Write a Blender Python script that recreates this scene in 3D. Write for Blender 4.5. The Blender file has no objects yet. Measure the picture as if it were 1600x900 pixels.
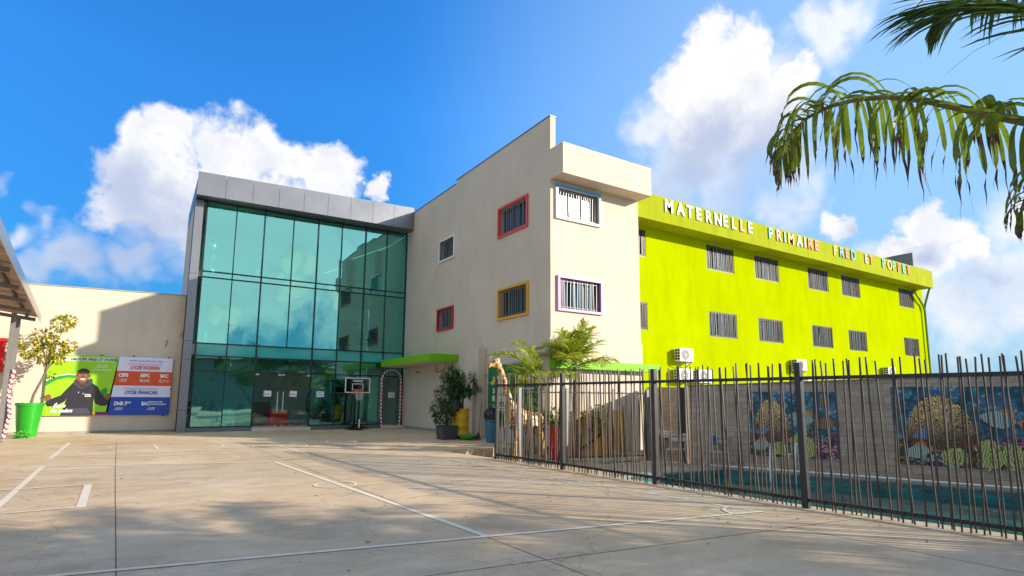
import bpy, bmesh, math, random
from mathutils import Vector, Matrix
R = math.radians
rnd = random.Random(7)
SC = bpy.context.scene
COL = SC.collection

# ------------------------------------------------------------ camera
YAW, PITCH, ROLL = R(32.202), R(7.780), R(0.486)
FPX, CX, CY = 889.746, 793.105, 501.157
_f = Vector((math.sin(YAW)*math.cos(PITCH), math.cos(YAW)*math.cos(PITCH), math.sin(PITCH)))
_r = Vector((math.cos(YAW), -math.sin(YAW), 0)); _u = _r.cross(_f)
CR = _r*math.cos(ROLL) + _u*math.sin(ROLL); CU = -_r*math.sin(ROLL) + _u*math.cos(ROLL); CF = _f
cam = bpy.data.cameras.new('camera'); co = bpy.data.objects.new('camera', cam); COL.objects.link(co)
M = Matrix((( CR.x, CU.x, -CF.x, 0), (CR.y, CU.y, -CF.y, 0), (CR.z, CU.z, -CF.z, 1.5), (0, 0, 0, 1)))
co.matrix_world = M
cam.sensor_width = 36; cam.lens = FPX/1600*36
cam.shift_x = (800-CX)/1600; cam.shift_y = (CY-450)/1600
cam.clip_start = .05; cam.clip_end = 3000
SC.camera = co

# ------------------------------------------------------------ light
SUN_EL = 18.8; SUN_AZ = 180-43.9          # azimuth clockwise from +Y
SD = Vector((math.sin(R(SUN_AZ))*math.cos(R(SUN_EL)), math.cos(R(SUN_AZ))*math.cos(R(SUN_EL)), math.sin(R(SUN_EL))))
SUN_STRENGTH = 5.0
SKY_STRENGTH = .15
SC.view_settings.view_transform = 'Standard'; SC.view_settings.look = 'None'
SC.view_settings.gamma = 1; SC.view_settings.use_curve_mapping = False
SC.view_settings.exposure = 0.68
sl = bpy.data.lights.new('sun', 'SUN'); sl.energy = SUN_STRENGTH; sl.angle = R(.5); sl.color = (1, .87, .70)
so = bpy.data.objects.new('sun', sl); COL.objects.link(so); so.rotation_euler = SD.to_track_quat('Z', 'Y').to_euler()

def pdir(x, y):                            # a compass direction in the sky
    return (CF + CR*(x-CX)/FPX - CU*(y-CY)/FPX).normalized()

def build_world():
    w = bpy.data.worlds.new('World'); SC.world = w; w.use_nodes = True
    nt = w.node_tree; N = nt.nodes; L = nt.links
    bg = N['Background']
    sky = N.new('ShaderNodeTexSky'); sky.sky_type = 'NISHITA'; sky.sun_disc = False
    sky.sun_elevation = R(SUN_EL); sky.sun_rotation = R(SUN_AZ); sky.dust_density = .6; sky.ozone_density = 2.5; sky.air_density = 1.0
    tc = N.new('ShaderNodeTexCoord')
    def vm(op, a, b=None, s=None):
        n = N.new('ShaderNodeVectorMath'); n.operation = op
        for i, v in ((0, a), (1, b)):
            if v is None: continue
            if isinstance(v, (tuple, Vector)): n.inputs[i].default_value = v
            else: L.new(v, n.inputs[i])
        if s is not None: n.inputs['Scale'].default_value = s
        return n.outputs['Value'] if op in ('DISTANCE', 'DOT_PRODUCT', 'LENGTH') else n.outputs[0]
    def ma(op, a, b=None, c=None, clamp=False):
        n = N.new('ShaderNodeMath'); n.operation = op; n.use_clamp = clamp
        for i, v in ((0, a), (1, b), (2, c)):
            if v is None: continue
            if isinstance(v, (int, float)): n.inputs[i].default_value = v
            else: L.new(v, n.inputs[i])
        return n.outputs[0]
    def noise(vec, scale, detail, rough=.55, col=False):
        n = N.new('ShaderNodeTexNoise'); n.inputs['Scale'].default_value = scale; n.inputs['Detail'].default_value = detail
        n.inputs['Roughness'].default_value = rough; L.new(vec, n.inputs['Vector'])
        return n.outputs['Color' if col else 'Fac']
    def sstep(v, lo, hi):
        n = N.new('ShaderNodeMapRange'); n.interpolation_type = 'SMOOTHSTEP'
        n.inputs['From Min'].default_value = lo; n.inputs['From Max'].default_value = hi; L.new(v, n.inputs['Value'])
        return n.outputs[0]
    def mix(f, a, b):
        n = N.new('ShaderNodeMix'); n.data_type = 'RGBA'
        for i, v in ((0, f), (6, a), (7, b)):
            if isinstance(v, (int, float)): n.inputs[i].default_value = v
            elif isinstance(v, tuple): n.inputs[i].default_value = (*v, 1)
            else: L.new(v, n.inputs[i])
        return n.outputs[2]
    d = tc.outputs['Generated']
    def warp(sc, amp, detail=5):
        return vm('ADD', d, vm('SCALE', vm('SUBTRACT', noise(d, sc, detail, .6, True), (.5, .5, .5)), None, amp))
    dw = warp(7, .16); dw2 = warp(4, .3, 4)
    def field(vec, blobs):
        out = None
        for (x, y, r) in blobs:
            c = pdir(x, y); rr = ((pdir(x+r, y)-c).length + (pdir(x, y+r)-c).length)/2
            v = ma('MULTIPLY_ADD', vm('DISTANCE', vec, c), -1/rr, 1)
            out = v if out is None else ma('MAXIMUM', out, v)
        return out
    fine = ma('SUBTRACT', noise(d, 22, 7, .62), .5)
    # cumulus with crisp heads
    crisp = [(190,272,66),(240,245,60),(287,228,54),(340,258,74),(398,226,62),(455,242,58),(508,252,50),(515,290,46),(222,320,86),
             (310,330,120),(410,320,110),(577,297,26),
             (1100,85,62),(1065,120,68),(1155,100,72),(1110,175,105),(1190,165,90),(1240,120,60),
             (1440,350,52),(1490,372,46),(1405,378,40),(1305,362,34),(1520,405,50),(1450,420,70)]
    m1 = sstep(ma('ADD', field(dw, crisp), ma('MULTIPLY', fine, .8)), .07, .50)
    # soft veils and bases
    soft = [(260,360,92),(300,410,90),(380,370,110),(1060,230,110),(1150,240,110),(1290,70,70),(1340,30,60),(1010,170,70),
            (1560,450,150),(1480,500,130),(1600,330,110),(1480,10,60),(1380,470,90),(0,290,26),(20,405,40),(120,425,62),(220,435,58),(60,360,40),(1250,300,80),(1700,200,160),(-60,340,60),(1180,190,120)]
    m2 = ma('MULTIPLY', sstep(ma('ADD', field(dw2, soft), ma('MULTIPLY', fine, .9)), -.05, .75), .82)
    # unseen clouds added overhead and behind the camera to neutralise the fill light
    sep = N.new('ShaderNodeSeparateXYZ'); L.new(d, sep.inputs[0])
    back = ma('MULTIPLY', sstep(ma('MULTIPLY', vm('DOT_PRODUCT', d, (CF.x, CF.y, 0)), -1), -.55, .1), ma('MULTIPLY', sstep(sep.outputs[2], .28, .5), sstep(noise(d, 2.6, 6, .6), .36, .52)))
    refl = []
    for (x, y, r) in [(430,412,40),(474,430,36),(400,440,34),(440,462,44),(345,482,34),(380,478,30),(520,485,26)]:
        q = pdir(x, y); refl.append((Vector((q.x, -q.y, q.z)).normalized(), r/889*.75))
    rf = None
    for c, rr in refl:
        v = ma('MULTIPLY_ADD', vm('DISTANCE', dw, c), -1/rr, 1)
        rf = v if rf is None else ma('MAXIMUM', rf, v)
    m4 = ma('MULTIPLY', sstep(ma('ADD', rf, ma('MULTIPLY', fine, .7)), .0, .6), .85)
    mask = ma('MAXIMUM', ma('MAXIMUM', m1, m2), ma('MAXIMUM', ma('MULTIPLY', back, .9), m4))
    # grey undersides of the clouds
    sh = [(250,345,110),(330,410,130),(230,420,120),(1075,235,120),(1180,255,110),(1420,415,60),(1530,450,70),(1330,400,60),(40,420,100),(150,425,105),(240,430,90),(0,300,60)]
    shade = ma('MULTIPLY', sstep(ma('ADD', field(dw2, sh), ma('MULTIPLY', fine, .9)), 0, .9), 1.0)
    lump = sstep(noise(dw, 9, 6, .6), .35, .62)
    lit = mix(lump, (.53, .55, .60), (.66, .655, .65))
    cc = mix(shade, lit, (.34, .39, .52))
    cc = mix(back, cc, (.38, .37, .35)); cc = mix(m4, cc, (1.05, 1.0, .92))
    sk = N.new('ShaderNodeMix'); sk.data_type = 'RGBA'; sk.blend_type = 'MULTIPLY'; sk.inputs[0].default_value = 1
    L.new(vm('SCALE', sky.outputs[0], None, SKY_STRENGTH), sk.inputs[6]); sk.inputs[7].default_value = SKY_TINT
    el = N.new('ShaderNodeMapRange'); el.inputs['From Min'].default_value = .02; el.inputs['From Max'].default_value = .46; el.inputs['To Min'].default_value = .34; el.inputs['To Max'].default_value = .98
    L.new(sep.outputs[2], el.inputs['Value'])
    pale = sstep(vm('DOT_PRODUCT', d, pdir(1650, 350)), .55, 1.0)
    hs = N.new('ShaderNodeHueSaturation'); hs.inputs['Saturation'].default_value = 1.0; 
    sv = N.new('ShaderNodeVectorMath'); sv.operation = 'SCALE'; L.new(sk.outputs[2], sv.inputs[0]); L.new(el.outputs[0], sv.inputs['Scale'])
    lft = ma('MULTIPLY_ADD', sstep(vm('DOT_PRODUCT', d, pdir(-300, 250)), .55, 1.0), -.38, 1)
    sv2 = N.new('ShaderNodeVectorMath'); sv2.operation = 'SCALE'; L.new(sv.outputs[0], sv2.inputs[0]); L.new(lft, sv2.inputs['Scale'])
    base_sky = mix(ma('MULTIPLY', pale, .62), sv2.outputs[0], (.32, .47, .60))
    fill_veil = ma('MULTIPLY', sstep(vm('DOT_PRODUCT', d, (-.75, -.65, 0)), .0, .45), .9)  # pale haze added out of view to lift fill light and glass reflections
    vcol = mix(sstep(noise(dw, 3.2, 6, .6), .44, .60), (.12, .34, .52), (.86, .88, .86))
    L.new(mix(fill_veil, base_sky, vcol), hs.inputs['Color'])
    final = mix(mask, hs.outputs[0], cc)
    sc2 = vm('SCALE', final, None, 1.0)
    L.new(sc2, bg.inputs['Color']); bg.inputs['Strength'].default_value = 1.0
SKY_TINT = (.25, 1.02, 1.74, 1)
build_world()

# ------------------------------------------------------------ materials
MATS = {}
def mat(name, col, rough=.6, metal=0, var=.12, vscale=3, bump=.0, bscale=60, spec=.5, trans=0, coat=0, streak=0, dirt=None, rain=0):
    if name in MATS: return MATS[name]
    m = bpy.data.materials.new(name); m.use_nodes = True; nt = m.node_tree; N = nt.nodes; L = nt.links
    b = N['Principled BSDF']; b.inputs['Roughness'].default_value = rough; b.inputs['Metallic'].default_value = metal
    b.inputs['Specular IOR Level'].default_value = spec; b.inputs['Coat Weight'].default_value = coat
    tc = N.new('ShaderNodeTexCoord'); src = tc.outputs['Object']
    n = N.new('ShaderNodeTexNoise'); n.inputs['Scale'].default_value = vscale; n.inputs['Detail'].default_value = 7; n.inputs['Roughness'].default_value = .62
    if streak:
        mp = N.new('ShaderNodeMapping'); mp.inputs['Scale'].default_value = (streak, streak, .35); L.new(src, mp.inputs[0]); L.new(mp.outputs[0], n.inputs['Vector'])
    else: L.new(src, n.inputs['Vector'])
    r = N.new('ShaderNodeValToRGB'); c = Vector(col[:3])
    r.color_ramp.elements[0].position = .3; r.color_ramp.elements[1].position = .72
    r.color_ramp.elements[0].color = (*(c*(1-var)), 1); r.color_ramp.elements[1].color = (*[min(1, v) for v in c*(1+var*.6)], 1)
    L.new(n.outputs['Fac'], r.inputs[0]); out = r.outputs[0]
    if dirt:
        n3 = N.new('ShaderNodeTexNoise'); n3.inputs['Scale'].default_value = dirt[1]; n3.inputs['Detail'].default_value = 9; n3.inputs['Roughness'].default_value = .7
        mp2 = N.new('ShaderNodeMapping'); mp2.inputs['Scale'].default_value = (1, 1, .3); L.new(src, mp2.inputs[0]); L.new(mp2.outputs[0], n3.inputs['Vector'])
        mr = N.new('ShaderNodeMapRange'); mr.inputs['From Min'].default_value = .56; mr.inputs['From Max'].default_value = .8; L.new(n3.outputs['Fac'], mr.inputs[0])
        mx = N.new('ShaderNodeMix'); mx.data_type = 'RGBA'; L.new(mr.outputs[0], mx.inputs[0]); L.new(out, mx.inputs[6]); mx.inputs[7].default_value = (*dirt[0], 1); out = mx.outputs[2]
    if rain:
        mp3 = N.new('ShaderNodeMapping'); mp3.inputs['Scale'].default_value = (1.5, 1.5, .28); L.new(src, mp3.inputs[0])
        n4 = N.new('ShaderNodeTexNoise'); n4.inputs['Scale'].default_value = 1.6; n4.inputs['Detail'].default_value = 8; n4.inputs['Roughness'].default_value = .68; L.new(mp3.outputs[0], n4.inputs['Vector'])
        r4 = N.new('ShaderNodeValToRGB'); r4.color_ramp.elements[0].position = .34; r4.color_ramp.elements[1].position = .52
        r4.color_ramp.elements[0].color = (1-rain, 1-rain*1.05, 1-rain*1.1, 1); r4.color_ramp.elements[1].color = (1, 1, 1, 1); L.new(n4.outputs['Fac'], r4.inputs[0])
        x4 = N.new('ShaderNodeMix'); x4.data_type = 'RGBA'; x4.blend_type = 'MULTIPLY'; x4.inputs[0].default_value = 1; L.new(out, x4.inputs[6]); L.new(r4.outputs[0], x4.inputs[7]); out = x4.outputs[2]
    L.new(out, b.inputs['Base Color'])
    rr = N.new('ShaderNodeMapRange'); rr.inputs['To Min'].default_value = max(0, rough-.08); rr.inputs['To Max'].default_value = min(1, rough+.08)
    L.new(n.outputs['Fac'], rr.inputs[0]); L.new(rr.outputs[0], b.inputs['Roughness'])
    if bump:
        n2 = N.new('ShaderNodeTexNoise'); n2.inputs['Scale'].default_value = bscale; n2.inputs['Detail'].default_value = 5; L.new(src, n2.inputs['Vector'])
        bp = N.new('ShaderNodeBump'); bp.inputs['Strength'].default_value = bump; bp.inputs['Distance'].default_value = .01
        L.new(n2.outputs['Fac'], bp.inputs['Height']); L.new(bp.outputs[0], b.inputs['Normal'])
    if trans:
        t = N.new('ShaderNodeBsdfTranslucent'); L.new(out, t.inputs[0])
        g = N.new('ShaderNodeMixShader'); g.inputs[0].default_value = trans
        L.new(b.outputs[0], g.inputs[1]); L.new(t.outputs[0], g.inputs[2]); L.new(g.outputs[0], N['Material Output'].inputs[0])
    MATS[name] = m; return m

cream = mat('cream plaster', (.60, .51, .42), .85, rain=.05, var=.08, vscale=.7, bump=.25, bscale=25, spec=.2, dirt=((.50, .44, .37), 1.1))
lime = mat('lime paint', (.35, .44, .0003), 1.0, rain=.08, var=.09, vscale=.5, bump=.2, bscale=25, spec=.0, dirt=((.31, .38, .001), .9))
limeband = mat('lime fascia paint', (.31, .36, .006), .85, rain=.12, var=.1, vscale=1.2, bump=.2, bscale=25, spec=.1, dirt=((.24, .29, .01), 1.6))
green = mat('green paint', (.17, .46, .004), .55, var=.08, spec=.3)
metalgrey = mat('grey cladding', (.21, .22, .25), .32, metal=.45, var=.08, vscale=.8, bump=.03, bscale=3)
darkclad = mat('dark grey cladding', (.16, .17, .20), .4, metal=.4, var=.1)
mullion = mat('dark aluminium', (.012, .022, .03), .35, metal=.3, var=.1)
white = mat('white paint', (.80, .80, .79), .5, var=.05)
linepaint = mat('court line paint', (.78, .70, .58), .7, var=.10, vscale=9, dirt=((.5, .45, .38), 5))
fencem = mat('dark fence paint', (.030, .029, .031), .42, metal=.2, var=.25, vscale=6)
barm = mat('weathered fence bar', (.055, .040, .032), .45, metal=.2, var=.35, vscale=5)
winbar = mat('grey window bar', (.22, .22, .23), .45, metal=.2, var=.2)
winbar2 = mat('dark window bar', (.11, .105, .10), .45, metal=.2, var=.3)
winfr = mat('dark window frame', (.05, .05, .045), .45, var=.2)
black = mat('black plastic', (.012, .012, .014), .35, var=.2)
concrete = mat('plain concrete', (.36, .33, .29), .85, var=.15, bump=.3, bscale=40, dirt=((.22, .19, .16), 3))
steel = mat('polished steel', (.62, .62, .64), .22, metal=1, var=.05)
leafy = mat('dark leaf', (.035, .105, .022), .5, var=.5, vscale=14, trans=.25)
leafy2 = mat('mid leaf', (.05, .15, .03), .5, var=.5, vscale=12, trans=.25)
palmleaf = mat('palm leaflet', (.17, .24, .018), .42, var=.5, vscale=7, trans=.5)
palmdark = mat('dark palm leaflet', (.05, .12, .025), .4, var=.5, vscale=9, trans=.35)
drytip = mat('dry leaf tip', (.085, .045, .035), .7, var=.4, vscale=20)
rachism = mat('palm stalk', (.16, .14, .05), .5, var=.4, vscale=8)
bark = mat('bark', (.20, .15, .10), .85, var=.4, vscale=9, bump=.6, bscale=30)
lemonleaf = mat('lemon leaf', (.36, .36, .02), .5, var=.6, vscale=12, trans=.4)
lemonm = mat('lemon skin', (.75, .50, .03), .45, var=.15)

def darkglass():
    m = mat('dark window glass', (.02, .024, .03), .08, var=.2, spec=.8); return m
dglass = darkglass()

def court_material():
    m = bpy.data.materials.new('court concrete'); m.use_nodes = True; nt = m.node_tree; N = nt.nodes; L = nt.links
    b = N['Principled BSDF']; tc = N.new('ShaderNodeTexCoord')
    def nz(sc, det, rough, vs=(1, 1, 1), rot=0):
        mp = N.new('ShaderNodeMapping'); mp.inputs['Scale'].default_value = vs; mp.inputs['Rotation'].default_value = (0, 0, rot); L.new(tc.outputs['Object'], mp.inputs[0])
        n = N.new('ShaderNodeTexNoise'); n.inputs['Scale'].default_value = sc; n.inputs['Detail'].default_value = det; n.inputs['Roughness'].default_value = rough
        L.new(mp.outputs[0], n.inputs['Vector']); return n.outputs['Fac']
    def ramp(f, a, b_, p0, p1):
        r = N.new('ShaderNodeValToRGB'); r.color_ramp.elements[0].position = p0; r.color_ramp.elements[1].position = p1
        r.color_ramp.elements[0].color = (*a, 1); r.color_ramp.elements[1].color = (*b_, 1); L.new(f, r.inputs[0]); return r.outputs[0]
    def mul(a, b_, f=1):
        x = N.new('ShaderNodeMix'); x.data_type = 'RGBA'; x.blend_type = 'MULTIPLY'; x.inputs[0].default_value = f; L.new(a, x.inputs[6]); L.new(b_, x.inputs[7]); return x.outputs[2]
    base = ramp(nz(.25, 6, .6), (.62, .455, .285), (.74, .60, .435), .35, .68)
    st = ramp(nz(1.3, 9, .74, (1, 2.2, 1), -.35), (.80, .79, .77), (1.10, 1.09, 1.07), .32, .66)
    wear = ramp(nz(.9, 9, .75), (.66, .62, .58), (1.04, 1.04, 1.04), .30, .50)
    grit = ramp(nz(38, 4, .7), (.80, .79, .78), (1.12, 1.12, 1.12), .25, .75)
    spots = ramp(nz(7, 6, .8, (1, 1, 1), 1.1), (.70, .60, .50), (1, 1, 1), .26, .36)
    c = mul(mul(mul(mul(base, st), wear, .75), grit), spots, .8)
    vn = N.new('ShaderNodeTexVoronoi'); vn.feature = 'DISTANCE_TO_EDGE'; vn.inputs['Scale'].default_value = .28
    wn = N.new('ShaderNodeTexNoise'); wn.inputs['Scale'].default_value = 2.2; wn.inputs['Detail'].default_value = 6; L.new(tc.outputs['Object'], wn.inputs['Vector'])
    wa = N.new('ShaderNodeVectorMath'); wa.operation = 'MULTIPLY_ADD'; L.new(wn.outputs['Color'], wa.inputs[0]); wa.inputs[1].default_value = (1.1, 1.1, 0); L.new(tc.outputs['Object'], wa.inputs[2]); L.new(wa.outputs[0], vn.inputs['Vector'])
    c = mul(c, ramp(vn.outputs['Distance'], (.45, .40, .34), (1, 1, 1), .0, .0035), .65)
    # broad slabs slightly different in tone
    mp = N.new('ShaderNodeMapping'); mp.inputs['Rotation'].default_value = (0, 0, -.035); mp.inputs['Location'].default_value = (.62, .7, 0); L.new(tc.outputs['Object'], mp.inputs[0])
    br = N.new('ShaderNodeTexBrick'); br.offset = 0; br.inputs['Scale'].default_value = 1; br.inputs['Mortar Size'].default_value = 0
    br.inputs['Brick Width'].default_value = 3.3; br.inputs['Row Height'].default_value = 3.9
    br.inputs['Color1'].default_value = (.90, .91, .93, 1); br.inputs['Color2'].default_value = (1.05, 1.03, 1.0, 1)
    L.new(mp.outputs[0], br.inputs['Vector']); c = mul(c, br.outputs[0])
    L.new(c, b.inputs['Base Color'])
    r = N.new('ShaderNodeMapRange'); r.inputs['To Min'].default_value = .42; r.inputs['To Max'].default_value = .75; L.new(nz(1.1, 9, .72, (1, 5, 1), -.35), r.inputs[0]); L.new(r.outputs[0], b.inputs['Roughness'])
    bp = N.new('ShaderNodeBump'); bp.inputs['Strength'].default_value = .35; bp.inputs['Distance'].default_value = .006; L.new(nz(55, 6, .7), bp.inputs['Height']); L.new(bp.outputs[0], b.inputs['Normal'])
    return m
courtm = court_material()

def glass_mat(name, refl, thru, fac, rough=.0):
    m = bpy.data.materials.new(name); m.use_nodes = True; nt = m.node_tree; N = nt.nodes; L = nt.links
    N.remove(N['Principled BSDF'])
    g = N.new('ShaderNodeBsdfGlossy'); g.inputs['Color'].default_value = (*refl, 1); g.inputs['Roughness'].default_value = rough
    t = N.new('ShaderNodeBsdfTransparent'); t.inputs['Color'].default_value = (*thru, 1)
    lw = N.new('ShaderNodeLayerWeight'); lw.inputs['Blend'].default_value = .35
    mr = N.new('ShaderNodeMapRange'); mr.inputs['To Min'].default_value = fac; mr.inputs['To Max'].default_value = 1; L.new(lw.outputs['Fresnel'], mr.inputs[0])
    mx = N.new('ShaderNodeMixShader'); L.new(mr.outputs[0], mx.inputs[0]); L.new(t.outputs[0], mx.inputs[1]); L.new(g.outputs[0], mx.inputs[2])
    # slow waviness of large panes
    tc = N.new('ShaderNodeTexCoord'); nz = N.new('ShaderNodeTexNoise'); nz.inputs['Scale'].default_value = .7; nz.inputs['Detail'].default_value = 1; L.new(tc.outputs['Object'], nz.inputs['Vector'])
    bp = N.new('ShaderNodeBump'); bp.inputs['Strength'].default_value = .08; bp.inputs['Distance'].default_value = .05; L.new(nz.outputs['Fac'], bp.inputs['Height']); L.new(bp.outputs[0], g.inputs['Normal'])
    L.new(mx.outputs[0], N['Material Output'].inputs[0]); return m
tealglass = glass_mat('teal glass', (.40, 1.0, .93), (.34, .94, .84), .37)
clearglass = glass_mat('clear door glass', (.6, .66, .6), (.78, .86, .80), .10)
spandrelm = mat('teal spandrel glass', (.03, .42, .40), .12, var=.1, vscale=.8, spec=.8, coat=.5)

# ------------------------------------------------------------ mesh helpers
class MB:
    def __init__(s): s.v = []; s.f = []; s.m = []
    def add(s, vs, fs, mi=0):
        o = len(s.v); s.v += [tuple(v) for v in vs]; s.f += [tuple(i+o for i in f) for f in fs]; s.m += [mi]*len(fs); return s
    def box(s, x0, y0, z0, x1, y1, z1, mi=0):
        x0, x1 = sorted((x0, x1)); y0, y1 = sorted((y0, y1)); z0, z1 = sorted((z0, z1))
        return s.add([(x0,y0,z0),(x1,y0,z0),(x1,y1,z0),(x0,y1,z0),(x0,y0,z1),(x1,y0,z1),(x1,y1,z1),(x0,y1,z1)],
                     [(0,3,2,1),(4,5,6,7),(0,1,5,4),(1,2,6,5),(2,3,7,6),(3,0,4,7)], mi)
    def obox(s, c, a, b, n, mi=0):       # centre, three half-axis vectors
        c, a, b, n = map(Vector, (c, a, b, n)); vs = [c+a*i+b*j+n*k for k in (-1, 1) for (i, j) in ((-1,-1),(1,-1),(1,1),(-1,1))]
        return s.add(vs, [(0,3,2,1),(4,5,6,7),(0,1,5,4),(1,2,6,5),(2,3,7,6),(3,0,4,7)], mi)
    def bar(s, p, q, w, w2=None, mi=0, up=(0,0,1)):   # square bar between two points
        p, q = Vector(p), Vector(q); d = q-p; l = d.length/2; d.normalize(); u = Vector(up)
        if abs(d.dot(u)) > .95: u = Vector((1, 0, 0))
        a = d.cross(u).normalized(); b = a.cross(d).normalized(); w2 = w if w2 is None else w2
        return s.obox((p+q)/2, a*w/2, b*w2/2, d*l, mi)
    def tube(s, pts, rad, n=8, mi=0, cap=True, mfun=None):
        pts = [Vector(p) for p in pts]; k = len(pts)
        if not isinstance(rad, (list, tuple)): rad = [rad]*k
        o = len(s.v); prev = None
        for i, p in enumerate(pts):
            d = (pts[min(i+1, k-1)]-pts[max(i-1, 0)]).normalized()
            if prev is None:
                u = Vector((0,0,1)) if abs(d.z) < .9 else Vector((1,0,0)); a = d.cross(u).normalized()
            else: a = (prev-d*prev.dot(d)).normalized()
            prev = a; b = d.cross(a)
            for j in range(n):
                t = 2*math.pi*j/n; s.v.append(tuple(p+(a*math.cos(t)+b*math.sin(t))*rad[i]))
        for i in range(k-1):
            for j in range(n):
                s.f.append((o+i*n+j, o+i*n+(j+1) % n, o+(i+1)*n+(j+1) % n, o+(i+1)*n+j)); s.m.append(mi if mfun is None else mfun(i, j))
        if cap:
            s.f.append(tuple(o+j for j in reversed(range(n)))); s.m.append(mi); s.f.append(tuple(o+(k-1)*n+j for j in range(n))); s.m.append(mi)
        return s
    def lathe(s, prof, c=(0,0,0), n=28, mi=0):
        o = len(s.v); k = len(prof)
        for (r, z) in prof:
            for j in range(n):
                t = 2*math.pi*j/n; s.v.append((c[0]+r*math.cos(t), c[1]+r*math.sin(t), c[2]+z))
        for i in range(k-1):
            for j in range(n):
                s.f.append((o+i*n+j, o+i*n+(j+1) % n, o+(i+1)*n+(j+1) % n, o+(i+1)*n+j)); s.m.append(mi)
        s.f.append(tuple(o+j for j in reversed(range(n)))); s.m.append(mi); s.f.append(tuple(o+(k-1)*n+j for j in range(n))); s.m.append(mi)
        return s
    def prism(s, poly, O, A, B, Nn, t, mi=0):   # 2-D outline in plane (A,B) at O, thickness t along Nn
        O, A, B, Nn = map(Vector, (O, A, B, Nn)); n = len(poly)
        vs = [O+A*x+B*y for x, y in poly] + [O+A*x+B*y+Nn*t for x, y in poly]
        return s.add(vs, [tuple(reversed(range(n))), tuple(range(n, 2*n))] + [(i, (i+1) % n, n+(i+1) % n, n+i) for i in range(n)], mi)
    def build(s, name, mats, parent=None, smooth=False, bevel=0, origin=None):
        if not isinstance(mats, (list, tuple)): mats = [mats]
        if parent is not None:
            off = Vector(parent.location); p = parent.parent
            while p is not None: off += Vector(p.location); p = p.parent
            loc = Vector((0, 0, 0))
        else:
            if origin is not None: off = Vector(origin)
            else:
                xs, ys, zs = zip(*s.v); off = Vector(((min(xs)+max(xs))/2, (min(ys)+max(ys))/2, min(zs)))
            loc = off
        me = bpy.data.meshes.new(name); me.from_pydata([tuple(Vector(v)-off) for v in s.v], [], s.f)
        for m in mats: me.materials.append(m)
        me.polygons.foreach_set('material_index', s.m)
        bm = bmesh.new(); bm.from_mesh(me); bmesh.ops.recalc_face_normals(bm, faces=bm.faces); bm.to_mesh(me); bm.free()
        if smooth: me.polygons.foreach_set('use_smooth', [True]*len(me.polygons))
        me.update(); o = bpy.data.objects.new(name, me); COL.objects.link(o); o.location = loc
        if parent is not None: o.parent = parent
        if bevel:
            b = o.modifiers.new('bevel', 'BEVEL'); b.width = bevel; b.segments = 2; b.limit_method = 'ANGLE'
        if smooth and not bevel:
            try: me.set_sharp_from_angle(angle=R(38))
            except Exception: pass
        return o

def tag(o, label=None, cat=None, group=None, kind=None):
    if label: o['label'] = label
    if cat: o['category'] = cat
    if group: o['group'] = group
    if kind: o['kind'] = kind
    return o
def thing(name, loc, label, cat, group=None):
    o = bpy.data.objects.new(name, None); COL.objects.link(o); o.location = loc; o.empty_display_size = .2
    return tag(o, label, cat, group)
CH = {}
def children(o): return [c for c in bpy.data.objects if c.parent == o]
def copy_tree(o, parent=None):
    c = o.copy(); COL.objects.link(c)
    if parent is not None: c.parent = parent
    for ch in children(o): copy_tree(ch, c)
    return c

def wall_holes(mb, O, U, V, W, H, holes, n, depth, mi=0):
    """wall face from O spanned by U*W, V*H, outward normal n, with reveals of the given depth at each hole (u0,v0,u1,v1)"""
    O, U, V, n = map(Vector, (O, U, V, n))
    us = sorted({0, W, *[h[0] for h in holes], *[h[2] for h in holes]}); vs = sorted({0, H, *[h[1] for h in holes], *[h[3] for h in holes]})
    P = lambda u, v, d=0: O+U*u+V*v-n*d
    for i in range(len(us)-1):
        for j in range(len(vs)-1):
            cu, cv = (us[i]+us[i+1])/2, (vs[j]+vs[j+1])/2
            if any(h[0] < cu < h[2] and h[1] < cv < h[3] for h in holes): continue
            mb.add([P(us[i], vs[j]), P(us[i+1], vs[j]), P(us[i+1], vs[j+1]), P(us[i], vs[j+1])], [(0,1,2,3)], mi)
    for (a, b, c, d) in holes:
        mb.add([P(a,b), P(c,b), P(c,d), P(a,d), P(a,b,depth), P(c,b,depth), P(c,d,depth), P(a,d,depth)],
               [(0,1,5,4),(1,2,6,5),(2,3,7,6),(3,0,4,7)], mi)

def text_obj(s, O, U, V, size, m, parent, name='lettering', sx=1.0, t=.004, bold=.0, align='LEFT', shear=0, sp=1.0):
    O, U, V = Vector(O), Vector(U).normalized(), Vector(V).normalized(); n = U.cross(V)
    cu = bpy.data.curves.new('t', 'FONT'); cu.body = s; cu.size = size; cu.extrude = t/2; cu.offset = bold; cu.align_x = align; cu.shear = shear; cu.space_character = sp
    cu.resolution_u = 4
    ob = bpy.data.objects.new('t', cu); COL.objects.link(ob)
    dg = bpy.context.evaluated_depsgraph_get(); me = bpy.data.meshes.new_from_object(ob.evaluated_get(dg))
    bpy.data.objects.remove(ob); mb = MB()
    mb.add([O+U*v.co.x*sx+V*v.co.y+n*(v.co.z+t/2) for v in me.vertices], [tuple(p.vertices) for p in me.polygons])
    bpy.data.meshes.remove(me)
    return mb.build(name, m, parent)

X, Y, Z = Vector((1,0,0)), Vector((0,1,0)), Vector((0,0,1))

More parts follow.
